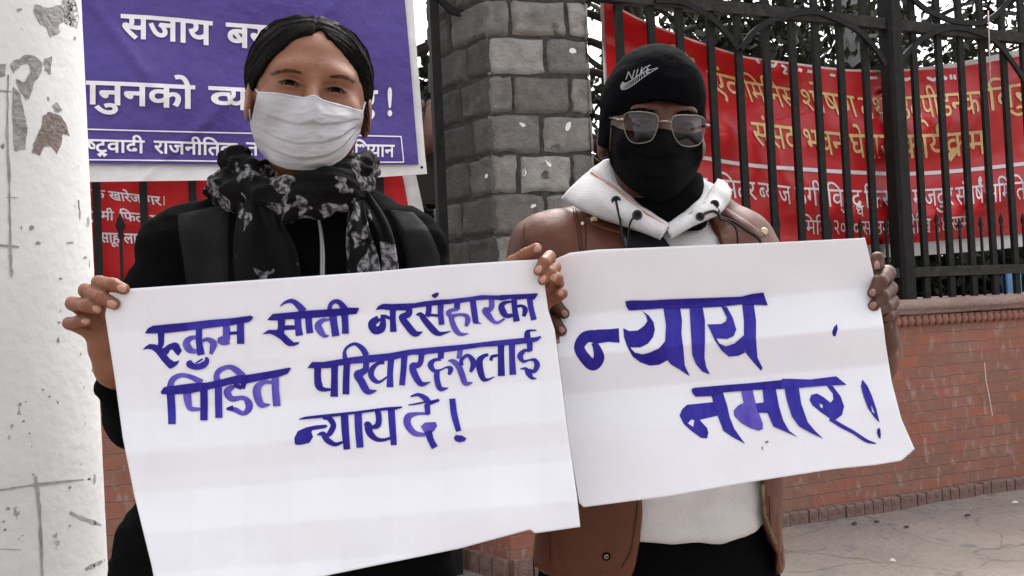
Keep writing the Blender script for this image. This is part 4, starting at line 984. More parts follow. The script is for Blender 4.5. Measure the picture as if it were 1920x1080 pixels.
for k in range(520):           # combed strands leaving the hairline
    t = random.uniform(-1, 1); x = .070*t; z = .076-.059*(abs(x)/.066)**1.81; q = []; sx = 1 if t > 0 else -1
    c0 = HW.cam(x-.002, -.085, z+.003); p0 = (960+c0[0]/c0[1]*F, 540-c0[2]/c0[1]*F); a0 = (.25+1.0*abs(t))*random.uniform(.75, 1.2); L = random.uniform(30, 75)
    p0 = (p0[0]+random.uniform(0, 22)*sx, p0[1]-random.uniform(-3, 20)*(1-.5*abs(t))); okk = True
    for i in range(6):
        u = i/5; a = a0+.75*u; x1 = p0[0]+sx*L*u*math.cos(.5*a0)*.8; y1 = p0[1]+L*u*math.sin(a)*.9-4*(1-u)*(1-abs(t))
        d_ = Vector(P(x1, y1, 1.0)).normalized(); h = B_hr.ray_cast(Vector((0, 0, 0)), d_)
        if h[0] is None: okk = i > 3; break
        q.append(np.array(h[0]-d_*.0007))
    if okk and len(q) > 3: rt.append(q)
hairs('loose_strand', rt, mat('hair_strand', (.006, .005, .0045), .6, spec=.08), hair, .00055)
# face mask
M_maskW = mat('white_mask_fabric', (.44, .43, .455), .9, (.39, .38, .40), 20, 4, bump=.12, bscale=900, spec=.2)
mt = spline([(484, 172), (520, 174), (550, 179), (572, 182), (590, 178), (606, 187), (635, 195), (660, 202), (681, 208)], 6)
mb_ = spline([(497, 296), (515, 308), (540, 317), (568, 319), (598, 317), (625, 309), (648, 292), (664, 268), (674, 250)], 6)
ml = spline([(484, 172), (476, 205), (472, 228), (474, 252), (482, 275), (497, 296)], 6); mr = spline([(681, 208), (681, 220), (679, 230), (677, 238), (676, 244), (674, 250)], 6)
def mask_fn(mt, mb_, ml, mr, cu, dn, dside_l, dside_r, dchin, pleats, amp, BH):
    def fn(u, v):
        t, b_, l, r = along(mt, u), along(mb_, u), along(ml, v), along(mr, v)
        p = (1-v)*t+v*b_+(1-u)*l+u*r-((1-u)*(1-v)*mt[0]+u*(1-v)*mt[-1]+(1-u)*v*mb_[0]+u*v*mb_[-1])
        dc = interp([(0, dn), (.18, dn-.012), (.5, dn-.008), (.8, dn+.006), (1, dchin)], v); ds = dside_l if u < cu else dside_r
        w_ = abs(u-cu)/(cu if u < cu else 1-cu); d = dc+(ds-dc)*w_**2.1-.007*math.exp(-((u-cu)/.07)**2)*max(0, 1-v*2.4)
        pl = 0.0
        for (vk, sag) in pleats:
            vv = v-(vk+sag*(1-w_**2)); pl += amp*(1/(1+math.exp(-vv*110)))*math.exp(-max(0, vv)*7)-.35*amp*math.exp(-(vv/.02)**2)
        pl *= 1-.7*w_**2
        pl += .0034*(1-.5*w_)*fbm(u*6, v*11, .3, 4, 21)+.0009*fbm(u*16, v*10, .3, 2, 4)*w_
        return p[0], p[1], d, ray(BH, p[0], p[1], 9.0, .0040)[1], pl, max(0, (w_-.78)/.22)
    return fn
def mask_grid(fn, nu, nv):
    A_ = np.array([[fn(i/nu, j/nv) for i in range(nu+1)] for j in range(nv+1)]); D_ = np.minimum(A_[:, :, 2], A_[:, :, 3]); raw = D_.copy()
    for _ in range(14):         # cloth tents smoothly over the face
        q = np.pad(D_, 1, mode='edge'); bl = (q[:-2, 1:-1]+q[2:, 1:-1]+q[1:-1, :-2]+q[1:-1, 2:])/4; D_ = np.minimum(.5*D_+.5*bl, raw)
    for _ in range(14):         # calmer towards the side seams
        q = np.pad(D_, 1, mode='edge'); bl = (q[:-2, 1:-1]+q[2:, 1:-1]+q[1:-1, :-2]+q[1:-1, 2:])/4; D_ = D_+(bl-D_)*A_[:, :, 5]
    D_ = D_-.0052+.75*A_[:, :, 4]*(1-.55*A_[:, :, 5])
    v = [P(A_[j, i, 0], A_[j, i, 1], D_[j, i]) for j in range(nv+1) for i in range(nu+1)]
    return v, [(j*(nu+1)+i, j*(nu+1)+i+1, (j+1)*(nu+1)+i+1, (j+1)*(nu+1)+i) for j in range(nv) for i in range(nu)]
v, f = mask_grid(mask_fn(mt, mb_, ml, mr, .53, 1.268, 1.366, 1.372, 1.298, [(.22, .10), (.44, .16), (.64, .17)], .0085, B_hW), 64, 80)
mk = obj('face_mask', v, orient(v, f), M_maskW, woman); thick(mk, .0012, 0); B_mk = bvh(np.array(v), f)
def edge_tube(name, pts, m, parent, r, off=0.0, B=None, BH=None):
    b = MB(); b.tube([ray(B, x, y, 1.3, off) if B else P(x, y, min(d_, ray(BH, x, y, 9, .0018)[1] if BH else 9)) for x, y, d_ in pts], r, 8); return b.build(name, m, parent)
edge_tube('ear_loop', spline([(486, 176, 1.368), (480, 168, 1.385), (475, 160, 1.40), (470, 163, 1.408)], 5), M_maskW, mk, .0019, BH=B_hW)
edge_tube('ear_loop', spline([(474, 250, 1.368), (470, 225, 1.385), (468, 205, 1.40)], 5), M_maskW, mk, .0016, BH=B_hW)
edge_tube('ear_loop', spline([(679, 210, 1.372), (683, 196, 1.385), (686, 185, 1.40)], 5), M_maskW, mk, .0019, BH=B_hW)
edge_tube('hem', [(p[0], p[1]+2.5, 1.3) for p in mt[1:-1]], M_maskW, mk, .0009, .0004, B_mk)
# coat
def f_coatW(X, Y, Z):
    d = prof(X, Y, Z, [(372, 577, 62, 1.44, .06), (400, 572, 120, 1.435, .075), (440, 565, 175, 1.43, .088), (520, 560, 212, 1.425, .105), (720, 548, 212, 1.425, .112), (850, 540, 222, 1.43, .118), (930, 530, 268, 1.44, .13), (990, 525, 312, 1.45, .145), (1080, 520, 330, 1.46, .16), (1170, 520, 338, 1.46, .165)], 1.42)
    d = smax(d, -(Z+.54), .01)
    arm1 = chain(X, Y, Z, [(345, 463, 1.405, 76), (318, 560, 1.40, 72), (290, 690, 1.38, 66), (266, 776, 1.335, 58), (226, 728, 1.215, 40)], .03)
    arm2 = chain(X, Y, Z, [(758, 468, 1.405, 72), (815, 640, 1.40, 68), (860, 800, 1.315, 58), (975, 640, 1.20, 42)], .03)
    sh = chain(X, Y, Z, [(345, 463, 1.41, 74), (470, 430, 1.43, 70), (575, 412, 1.44, 66), (680, 428, 1.43, 70), (758, 468, 1.41, 70)], .02)
    d = smin(d, sh, .04); d = smin(d, arm1, .02); d = smin(d, arm2, .02)
    return smax(d, -s_cap(X, Y, Z, P(577, 300, 1.43), P(577, 395, 1.435), .05, .05), .008)
V, Fc = nets(f_coatW, np.array([-.74, 1.14, -.60]), np.array([.06, 1.66, .16]), .0075)
V = wrinkle(V, Fc, .004, 9, 3, 3, (1, 1, 1.6)); V = wrinkle(V, Fc, .003, 22, 2, 8, (.7, .7, 1.8), True)
coat = obj('coat', V, Fc, M_coat, woman); B_coat = bvh(V, Fc)
def on(B, pts, off=.002, d0=1.35): return [ray(B, p[0], p[1], d0, off) for p in pts]
def lay_strip(name, left, right, B, m, parent, off, n=24, k=8, edge=.0):
    Lq, Rq = spline(left, 8), spline(right, 8)
    def fn(u, v):
        p = along(Lq, v)*(1-u)+along(Rq, v)*u; o = off*min(1, 8*min(u, 1-u)+edge); return ray(B, p[0], p[1], 1.35, o)
    v, f = grid(fn, k, n); return obj(name, v, orient(v, f), m, parent)
lay_strip('shoulder_strap', [(332, 402), (336, 440), (345, 500), (352, 560), (356, 640)], [(432, 380), (428, 420), (428, 480), (430, 560), (432, 640)], B_coat, M_panel, woman, .007)
lay_strip('shoulder_strap', [(722, 392), (742, 420), (758, 470), (764, 520), (764, 640)], [(775, 398), (800, 425), (818, 462), (826, 500), (822, 640)], B_coat, M_panel, woman, .006)
M_zip = mat('silver_zip', (.55, .55, .56), .35, metal=.6)
b = MB()
zp = spline([(597, 410), (602, 440), (604.5, 470), (604.5, 500), (604, 540), (602, 640)], 30)
for i in range(len(zp)-1):
    p = zp[i]; w2 = interp([(405, 1.6), (450, 2.6), (480, 3.4)], p[1])
    for sx in (-1, 1):
        q = ray(B_coat, p[0]+sx*w2*.62, p[1], 1.32, .0025); b.box((0, 0, 0), (1, 0), 0, 0, 0) if False else None
        b.tube([q-np.array([w2*.55*1.3/F, 0, 0]), q+np.array([w2*.55*1.3/F, 0, 0])], .0007, 5)
b.build('zip', M_zip, woman)
lay_strip('zip_tape', [(594.5, 408), (598, 440), (599.5, 480), (599, 540), (597, 640)], [(601, 408), (607, 440), (610, 480), (609.5, 540), (608, 640)], B_coat, mat('zip_tape', (.05, .05, .052), .7), woman, .0012, 40, 3, 1)
# scarf
M_scarf = mat('floral_scarf', (.004, .0035, .004), .85, None); t = M_scarf.node_tree; bs = t.nodes['Principled BSDF']
tc = t.nodes.new('ShaderNodeTexCoord'); n1 = t.nodes.new('ShaderNodeTexNoise'); n1.inputs['Scale'].default_value = 17; n1.inputs['Detail'].default_value = 2.6; n1.inputs['Distortion'].default_value = .9
r1 = t.nodes.new('ShaderNodeMapRange'); r1.inputs[1].default_value = .54; r1.inputs[2].default_value = .56
n2 = t.nodes.new('ShaderNodeTexNoise'); n2.inputs['Scale'].default_value = 130; n2.inputs['Detail'].default_value = 4
r2 = t.nodes.new('ShaderNodeMapRange'); r2.inputs[1].default_value = .42; r2.inputs[2].default_value = .60
mxa = t.nodes.new('ShaderNodeMix'); mxa.data_type = 'RGBA'; mxa.inputs[6].default_value = (.02, .019, .02, 1); mxa.inputs[7].default_value = (.21, .20, .21, 1)
mxb = t.nodes.new('ShaderNodeMix'); mxb.data_type = 'RGBA'; mxb.inputs[6].default_value = (.004, .0035, .004, 1)
t.links.new(tc.outputs['Object'], n1.inputs['Vector']); t.links.new(tc.outputs['Object'], n2.inputs['Vector']); t.links.new(n1.outputs['Fac'], r1.inputs[0]); t.links.new(n2.outputs['Fac'], r2.inputs[0])
t.links.new(r2.outputs[0], mxa.inputs[0]); t.links.new(mxa.outputs[2], mxb.inputs[7]); t.links.new(r1.outputs[0], mxb.inputs[0]); t.links.new(mxb.outputs[2], bs.inputs['Base Color'])
bp = t.nodes.new('ShaderNodeBump'); bp.inputs['Strength'].default_value = .5; bp.inputs['Distance'].default_value = .003; t.links.new(n2.outputs['Fac'], bp.inputs['Height']); t.links.new(bp.outputs[0], bs.inputs['Normal']); bs.inputs['Specular IOR Level'].default_value = .1
def f_scarf(X, Y, Z):
    ring = [[(412, 352, 1.40, 22), (440, 356, 1.345, 24), (500, 366, 1.298, 24), (570, 368, 1.283, 24), (640, 350, 1.293, 26), (684, 322, 1.345, 22), (690, 310, 1.42, 20), (640, 305, 1.485, 20), (520, 310, 1.495, 20), (430, 335, 1.46, 22), (412, 352, 1.40, 22)],
            [(425, 330, 1.395, 17), (470, 345, 1.325, 16), (540, 338, 1.286, 14), (610, 332, 1.286, 14), (660, 312, 1.315, 16), (688, 296, 1.38, 15)],
            [(420, 374, 1.385, 16), (480, 386, 1.312, 16), (540, 396, 1.288, 16), (600, 393, 1.285, 15), (655, 374, 1.30, 15), (688, 350, 1.35, 16)],
            [(424, 300, 1.392, 15), (446, 290, 1.362, 16), (470, 312, 1.335, 16)], [(432, 335, 1.37, 18), (452, 310, 1.35, 18), (468, 330, 1.33, 18)],
            [(405, 362, 1.40, 15), (425, 380, 1.375, 14), (470, 384, 1.33, 12)], [(672, 300, 1.35, 14), (688, 325, 1.34, 17), (680, 362, 1.335, 15)]]
    d = None
    for q in ring: c = chain(X, Y, Z, q, .012); d = c if d is None else smin(d, c, .0055)
    return d
lo, hi = box_of([(385, 262, 1.40), (715, 425, 1.40)], .0); lo[1] = 1.255; hi[1] = 1.53
V, Fc = nets(f_scarf, lo, hi, .0032)
an = np.arctan2(V[:, 1]-1.39, V[:, 0]+.34); V = wrinkle(V, Fc, .0045, 1, 2, 31) if False else V
N = normals(V, Fc); V = V+N*(.005*vnoise(an*2.2+V[:, 2]*14, V[:, 2]*75-an*3.0, 0*an, 7)+.0030*vnoise(an*3.5, V[:, 2]*150+an*4, 0*an, 9))[:, None]
scarf = obj('scarf', V, Fc, M_scarf, woman)
def tail(le, re, folds, seed):
    Lq, Rq = spline(le, 8), spline(re, 8)
    def fn(u, v):
        p = along(Lq, v)*(1-u)+along(Rq, v)*u
        d = p[2]-.010*math.sin(math.pi*u)**.5+.006*math.sin(u*folds*6.28+seed+.7*math.sin(v*3))+.002*fbm(u*4, v*3, seed, 2, 3); return P(p[0]+3*math.sin(v*7+seed), p[1], d)
    v, f = grid(fn, 34, 40); o = obj('scarf_tail', v, orient(v, f), M_scarf, scarf); thick(o, .003, 0)
tail([(446, 380, 1.31), (441, 430, 1.290), (442, 480, 1.285), (446, 560, 1.282), (448, 640, 1.282)], [(512, 392, 1.290), (520, 430, 1.284), (534, 480, 1.282), (552, 545, 1.282), (560, 640, 1.282)], 1.6, 1)
tail([(486, 388, 1.30), (500, 430, 1.284), (520, 480, 1.278), (540, 560, 1.278)], [(526, 392, 1.29), (536, 430, 1.282), (556, 485, 1.276), (572, 560, 1.276)], .8, 4)
tail([(652, 385, 1.30), (654, 430, 1.288), (650, 480, 1.284), (645, 560, 1.282)], [(676, 375, 1.305), (694, 430, 1.29), (706, 480, 1.286), (714, 560, 1.284)], 1.1, 2)
tail([(672, 372, 1.325), (698, 420, 1.305), (716, 470, 1.296), (724, 560, 1.29)], [(694, 360, 1.34), (720, 410, 1.318), (742, 470, 1.306), (758, 560, 1.30)], .9, 5)
# trousers and shoes (below the picture, for other views)
def f_legsW(X, Y, Z):
    d = None
    for x0 in (-.43, -.29):
        c = s_cap(X, Y, Z, (x0, 1.45, -.48), (x0, 1.45, -1.10), .095, .062); d = c if d is None else smin(d, c, .02)
    return d
V, Fc = nets(f_legsW, np.array([-.6, 1.3, -1.17]), np.array([-.12, 1.6, -.38]), .012); obj('trousers', wrinkle(V, Fc, .004, 12, 2, 4), Fc, M_pants, woman)
def shoes(parent, xs, y0, dz):
    for x0 in xs:
        def fs(X, Y, Z): return smax(smin(s_ell(X, Y, Z, (x0, y0-.07, -1.155+dz), (.048, .12, .045)), s_ell(X, Y, Z, (x0, y0+.02, -1.13+dz), (.045, .06, .06)), .03), -(Z+1.185-dz), .004)
        V, Fc = nets(fs, np.array([x0-.08, y0-.24, -1.24+dz]), np.array([x0+.08, y0+.12, -1.03+dz]), .008); obj('shoe', V, Fc, M_shoe, parent)
shoes(woman, (-.43, -.29), 1.45, -.005)

# ---------------------------------------------------------------- the man
HM = Head(P(1222, 252, 1.492), 1.06, .06, .045)
def f_headM(X, Y, Z):
    d = HM.sdf(X, Y, Z, .0032, .0005, 1.0)
    return smin(d, s_cap(X, Y, Z, P(1238, 330, 1.52), P(1240, 470, 1.53), .056, .062), .02)
lo, hi = box_of([(1120, 95, 1.49), (1350, 480, 1.49)], .0); lo[1] = 1.35; hi[1] = 1.63
hV, hF = nets(f_headM, lo, hi, .0020); B_hM = bvh(hV, hF)
def f_bodyM(X, Y, Z):
    d = prof(X, Y, Z, [(430, 1238, 60, 1.53, .05), (480, 1232, 150, 1.52, .075), (560, 1228, 195, 1.51, .09), (800, 1230, 165, 1.52, .08), (1000, 1233, 165, 1.52, .08), (1120, 1233, 170, 1.52, .08)], 1.5)
    d = smax(d, np.abs(Z-(-.18))-.36, .03)
    d = smin(d, chain(X, Y, Z, [(1035, 500, 1.51, 50), (1010, 660, 1.50, 44), (1012, 810, 1.42, 38), (1022, 640, 1.195, 26)], .02), .03)
    d = smin(d, chain(X, Y, Z, [(1385, 490, 1.51, 50), (1480, 650, 1.50, 44), (1560, 800, 1.40, 38), (1650, 612, 1.225, 26)], .02), .03)
    for x0 in (.17, .32): d = smin(d, s_cap(X, Y, Z, (x0, 1.51, -.5), (x0, 1.51, -1.10), .08, .045), .03)
    return d
bV, bF = nets(f_bodyM, np.array([0, 1.15, -1.15]), np.array([.58, 1.66, .12]), .012)
fgC = [[(1008, 585, 1.205, 14.0), (1022, 552, 1.192, 13.0), (1042, 573, 1.182, 12.4), (1058, 588, 1.178, 10.3)],
       [(1006, 612, 1.207, 14.0), (1022, 588, 1.194, 13.0), (1041, 606, 1.183, 12.4), (1053, 620, 1.179, 10.3)],
       [(1006, 635, 1.207, 13.0), (1020, 618, 1.195, 11.9), (1038, 632, 1.184, 11.3), (1045, 642, 1.182, 9.7)],
       [(1006, 655, 1.207, 11.9), (1018, 644, 1.196, 10.8), (1032, 652, 1.185, 9.7), (1038, 660, 1.182, 8.6)],
       [(1010, 640, 1.212, 15.1), (1048, 590, 1.215, 13.0), (1072, 560, 1.206, 11.3), (1080, 548, 1.204, 9.7)]]
paC = [[(1005, 585, 1.208, 15), (1008, 640, 1.21, 24), (1020, 690, 1.215, 26)], [(1005, 640, 1.208, 14), (1012, 665, 1.21, 22), (1020, 690, 1.215, 26)], [(1020, 690, 1.215, 26), (1015, 730, 1.26, 30)]]
cV, cF = hand(fgC, paC)
fgD = [[(1628, 560, 1.235, 14.3), (1648, 520, 1.225, 12.7), (1645, 487, 1.212, 11.6), (1645, 484, 1.200, 11.0), (1646, 500, 1.192, 8.8)],
       [(1648, 560, 1.232, 14.3), (1664, 512, 1.212, 14.3), (1650, 528, 1.186, 13.2), (1637, 549, 1.178, 10.5)],
       [(1650, 578, 1.234, 14.3), (1668, 541, 1.216, 13.8), (1653, 556, 1.188, 12.7), (1638, 573, 1.179, 10.5)],
       [(1652, 595, 1.236, 14.3), (1671, 566, 1.22, 13.8), (1660, 575, 1.196, 11.6), (1648, 583, 1.186, 9.4)],
       [(1654, 606, 1.238, 13.2), (1672, 586, 1.225, 11.6), (1664, 592, 1.208, 9.4), (1658, 596, 1.202, 7.7)]]
paD = [[(1645, 560, 1.236, 15), (1650, 600, 1.238, 23), (1652, 640, 1.24, 25)], [(1655, 595, 1.238, 13), (1655, 612, 1.238, 17), (1651, 640, 1.24, 25)], [(1652, 640, 1.24, 25), (1640, 690, 1.28, 28)]]
dV, dF = hand(fgD, paD)
dV = creases(dV, dF, [(P(1664, 512, 1.212), P(1650, 528, 1.186), .012), (P(1668, 541, 1.216), P(1653, 556, 1.188), .012), (P(1671, 566, 1.22), P(1660, 575, 1.196), .011)])
V, Fc = cat([(hV, hF), (bV, bF), (cV, cF), (dV, dF)])
B_man = bvh(np.concatenate([cV, dV]), np.concatenate([cF, dF+len(cV)])); man = obj('person', V, Fc, M_skinM, origin=base_point(.25, 1.5))
tag(man, 'man in black beanie, glasses and brown leather jacket holding the right placard', 'person')
for a in ((1058, 587, 1.158, 14, 14, 7.5, 6.5), (1053, 618, 1.160, 11, 14, 7, 6), (1045, 641, 1.163, 7, 10, 6, 5.5)): nail(a[0], a[1], a[2], a[3], a[4], a[5]*.95, a[6]*.92, man, M_nailM, B_man)
for a in ((1644.5, 497, 1.193, 1, 10, 8.5, 6), (1636, 548, 1.178, -12, 20, 7, 7), (1637, 572, 1.179, -14, 17, 7.5, 7), (1646, 583, 1.186, -12, 8, 6.5, 5.5)): nail(a[0], a[1], a[2], a[3], a[4], a[5]*.95, a[6]*.92, man, M_nailM, B_man)
HM.eye(man, M_scl, M_iris, -1); HM.eye(man, M_scl, M_iris, 1)
rt = []
for (x0, y0, x1, y1) in ((1176, 213, 1228, 211), (1268, 214, 1312, 220)):
    for k in range(170):
        t = random.random(); x = x0+(x1-x0)*t; y = y0+(y1-y0)*t-5*math.sin(math.pi*t)+random.uniform(-3.4, 3.4)
        dx = random.uniform(3, 7)*(1 if x0 > 1250 else -1); dy = random.uniform(-2.5, .8); rt.append([ray(B_hM, x+dx*s, y+dy*s, 1.39, .0006) for s in (0, .5, 1)])
hairs('eyebrow', rt[:170], M_hair, man, .0005); hairs('eyebrow', rt[170:], M_hair, man, .0005)
# beanie
M_bean = mat('black_knit', (.0024, .0024, .0032), .95, (.0042, .0042, .005), 10, 4, bump=.4, bscale=600, spec=.03, bdist=.004)
def f_bean(X, Y, Z):
    px = 960+X/Y*F; py = 540-Z/Y*F
    o = s_ell(X, Y, Z, P(1226, 190, 1.487), (.0845, .112, .0915)); o = smin(o, s_cap(X, Y, Z, P(1172, 195, 1.50), P(1161, 262, 1.495), .034, .037), .025)
    o = smin(o, s_ell(X, Y, Z, P(1232, 235, 1.54), (.083, .065, .08)), .03)
    brim = 189+.0052*(px-1240)**2+np.clip(1158-px, 0, 40)*1.3+np.clip(Y-1.46, 0, .2)*200; brim = np.minimum(brim, 279)
    cut = (py-brim)*1.45/F
    return smax(o, cut, .006)
lo, hi = box_of([(1105, 70, 1.48), (1345, 300, 1.48)], .0); lo[1] = 1.34; hi[1] = 1.63
V, Fc = nets(f_bean, lo, hi, .0026); V = wrinkle(V, Fc, .0016, 24, 3, 5, (1, 1, 1.8))
bean = obj('beanie', V, Fc, M_bean, man); B_be = bvh(V, Fc)
def Zm(x, y): return (1100+x/3.485, 70+y/3.485)
st = []
for q in ([(256, 276), (274, 224)], [(274, 224), (296, 272)], [(296, 272), (313, 214)], [(320, 264), (335, 207)], [(346, 252), (362, 195)], [(388, 190), (357, 226)], [(357, 226), (380, 240)], [(392, 236), (397, 190)], [(396, 191), (416, 181)], [(393, 214), (408, 206)], [(391, 236), (410, 226)]):
    st.append(ink_sweep([Zm(x, y)+(1.6,) for x, y in q], 3))
sw_o = [(238, 290), (224, 310), (224, 330), (232, 341), (262, 336), (310, 307), (360, 268), (410, 234), (466, 200)]; sw_i = [(238, 290), (246, 300), (268, 294), (310, 268), (350, 240), (400, 216), (466, 199)]
for q in (sw_o, sw_i): st.append(ink_sweep([Zm(x, y)+(1.2,) for x, y in q], 4))
So, Si = spline(sw_o, 8), spline(sw_i, 8)
for k in range(16):
    t = .06+.8*k/15; a = along(So, .15+t*.8); c2 = along(Si, t*.92); st.append(ink_sweep([Zm(*a)+(1.0,), Zm(*c2)+(1.0,)], 3))
V, Fa = [], []
for v, f in st: n = len(V); V += v; Fa += [[k+n for k in q] for q in f]
q = [ray(B_be, x, y, 1.38, .0012) for x, y in V]; obj('embroidered_logo', q, orient(q, Fa), mat('silver_thread', (.30, .30, .31), .6), bean)
# black mask
M_maskB = mat('black_mask_fabric', (.0024, .0024, .0024), .9, (.0042, .0042, .0042), 20, 4, bump=.3, bscale=520, spec=.05)
mt = spline([(1148, 234), (1165, 242), (1190, 246), (1215, 247), (1236, 241), (1252, 243), (1275, 250), (1298, 251), (1315, 246)], 6)
mb_ = spline([(1146, 311), (1160, 332), (1180, 352), (1208, 370), (1240, 378), (1262, 370), (1282, 352), (1299, 334), (1311, 312)], 6)
ml = spline([(1148, 234), (1146, 255), (1145, 275), (1144, 295), (1146, 311)], 6); mr = spline([(1315, 246), (1317, 262), (1317, 280), (1316, 297), (1311, 312)], 6)
v, f = mask_grid(mask_fn(mt, mb_, ml, mr, .58, 1.362, 1.462, 1.462, 1.40, [(.30, .07), (.52, .12), (.70, .14)], .008, B_hM), 60, 70)
mk2 = obj('face_mask', v, orient(v, f), M_maskB, man); thick(mk2, .0012, 0)
edge_tube('ear_loop', spline([(1150, 238, 1.455), (1140, 236, 1.48), (1135, 240, 1.50)], 5), M_maskB, mk2, .0016, BH=B_hM)
edge_tube('ear_loop', spline([(1146, 308, 1.462), (1140, 280, 1.48), (1136, 258, 1.495)], 5), M_maskB, mk2, .0016, BH=B_hM)
# glasses
M_gold = mat('pale_gold_metal', (.17, .15, .13), .3, metal=1)
M_lens = bpy.data.materials.new('lens_glass'); M_lens.use_nodes = True; t = M_lens.node_tree; t.nodes.remove(t.nodes['Principled BSDF'])
tr_ = t.nodes.new('ShaderNodeBsdfTransparent'); tr_.inputs[0].default_value = (.5, .5, .52, 1); gl = t.nodes.new('ShaderNodeBsdfGlossy'); gl.inputs['Roughness'].default_value = .03; gl.inputs[0].default_value = (.9, .9, .95, 1)
fr = t.nodes.new('ShaderNodeFresnel'); fr.inputs[0].default_value = 1.45; mx = t.nodes.new('ShaderNodeMixShader'); t.links.new(fr.outputs[0], mx.inputs[0]); t.links.new(tr_.outputs[0], mx.inputs[1]); t.links.new(gl.outputs[0], mx.inputs[2]); t.links.new(mx.outputs[0], t.nodes['Material Output'].inputs[0])
lensL = [(1176, 212), (1185, 210), (1205, 210), (1224, 213), (1233, 219), (1234, 232), (1230, 248), (1223, 261), (1212, 267), (1196, 269), (1184, 266), (1176, 257), (1171, 243), (1169, 228), (1171, 217)]
lensR = [(1262, 219), (1272, 216), (1295, 216), (1312, 218), (1321, 224), (1322, 236), (1319, 252), (1315, 266), (1306, 273), (1290, 275), (1276, 271), (1267, 261), (1261, 247), (1258, 232)]
def dgl(x): return 1.343+.000018*(x-1250)**2/4.0+.0004*abs(x-1247)*.25
gl_v = []
b = MB()
for ln in (lensL, lensR): b.tube(spline([(*P(x, y, dgl(x)),) for x, y in ln+[ln[0]]], 4), .00085, 8, cap=False)
b.tube(spline([P(1234, 230, dgl(1234)), P(1241, 228, 1.339), P(1252, 228, 1.339), P(1259, 232, dgl(1259))], 5), .0015, 8)
b.tube(spline([P(1170, 226, dgl(1170)), P(1160, 225, 1.356), P(1151, 222, 1.40), P(1143, 221, 1.46)], 5), .0016, 8)
b.tube(spline([P(1322, 236, dgl(1322)), P(1329, 236, 1.356), P(1330, 236, 1.40), P(1326, 236, 1.46)], 5), .0016, 8)
b.tube([P(1164, 225, 1.350), P(1169, 226, 1.347)], .0026, 8); b.tube([P(1323, 236, 1.3485), P(1329, 236, 1.353)], .0026, 8)
for x, y, x2, y2 in ((1229, 243, 1226, 250), (1262, 243, 1265, 250)): b.tube([P(x, y, dgl(x)), P((x+x2)/2+1, (y+y2)/2, dgl(x)+.008), P(x2, y2, dgl(x2)+.012)], .0012, 6)
gls = b.build('eyeglasses', M_gold, man)
for ln in (lensL, lensR):
    c = np.mean(ln, 0); v = [P(c[0], c[1], dgl(c[0])-.0022)]; f = []; K = len(ln); sp_ = spline([tuple(p) for p in ln+[ln[0]]], 3)[:-1]; K = len(sp_)
    for rr in (.5, 1.0): v += [P(c[0]+(p[0]-c[0])*rr, c[1]+(p[1]-c[1])*rr, dgl(c[0]+(p[0]-c[0])*rr)-.0022*(1-rr*rr)) for p in sp_]
    f = [(0, 1+i, 1+(i+1) % K) for i in range(K)]+[(1+i, 1+K+i, 1+K+(i+1) % K, 1+(i+1) % K) for i in range(K)]
    obj('lens', v, orient(v, f), M_lens, gls)
# hoodie body, neck warmer, jacket
M_hood = mat('white_fleece', (.58, .565, .565), .9, (.51, .495, .495), 14, 4, bump=.35, bscale=420, spec=.15, sheen=.2)
M_lea = mat('brown_leather', (.108, .036, .019), .5, (.08, .026, .014), 11, 6, bump=.16, bscale=260, spec=.25, contrast=(.3, .7), bdist=.004)
M_lead = mat('leather_seam', (.05, .02, .014), .6)
rowsM = [(420, 1238, 95, 1.525, .07), (450, 1234, 160, 1.515, .085), (480, 1231, 208, 1.51, .097), (560, 1228, 226, 1.505, .108), (800, 1230, 222, 1.505, .113), (940, 1233, 214, 1.505, .114), (1000, 1233, 212, 1.505, .114), (1060, 1233, 216, 1.505, .114), (1140, 1233, 218, 1.505, .115)]
def f_hoodie(X, Y, Z):
    d = prof(X, Y, Z, rowsM, 1.5); hem = 1024-np.abs(960+X/1.5*F-1306)**2*.0013*(960+X/1.5*F > 1306)-np.abs(960+X/1.5*F-1306)*.03
    d = smin(d, s_cap(X, Y, Z, P(1090, 470, 1.515), P(1390, 462, 1.515), .052, .050), .04)
    return smax(smax(d, (540-hem)*1.39/F-Z, .012), Z-(540-405)*1.5/F, .01)
V, Fc = nets(f_hoodie, np.array([0.02, 1.34, -.50]), np.array([.50, 1.68, .16]), .0065)
V = wrinkle(V, Fc, .0045, 10, 2, 6, (1.2, 1, .8)); V = wrinkle(V, Fc, .003, 20, 2, 16, (.6, 1, 1.6), True); hood = obj('hoodie', V, Fc, M_hood, man); B_ho = bvh(V, Fc)
def f_neck(X, Y, Z):
    d = smin(s_cap(X, Y, Z, P(1236, 330, 1.505), P(1242, 462, 1.49), .072, .078), s_cap(X, Y, Z, P(1240, 352, 1.462), P(1243, 440, 1.455), .058, .062), .03); return smax(smax(d, (540-Z*F/1.45-322)*-.0009, .006), P(0, 432, 1.40)[2]-Z+.25*np.maximum(0, Y-1.42), .006)
V, Fc = nets(f_neck, np.array(P(1120, 480, 1.5))+np.array([0, -.12, 0]), np.array(P(1360, 290, 1.5))+np.array([0, .12, 0]), .005); V = wrinkle(V, Fc, .0035, 26, 2, 3, (.6, .6, 1.8)); obj('neck_warmer', V, Fc, M_blk, man)
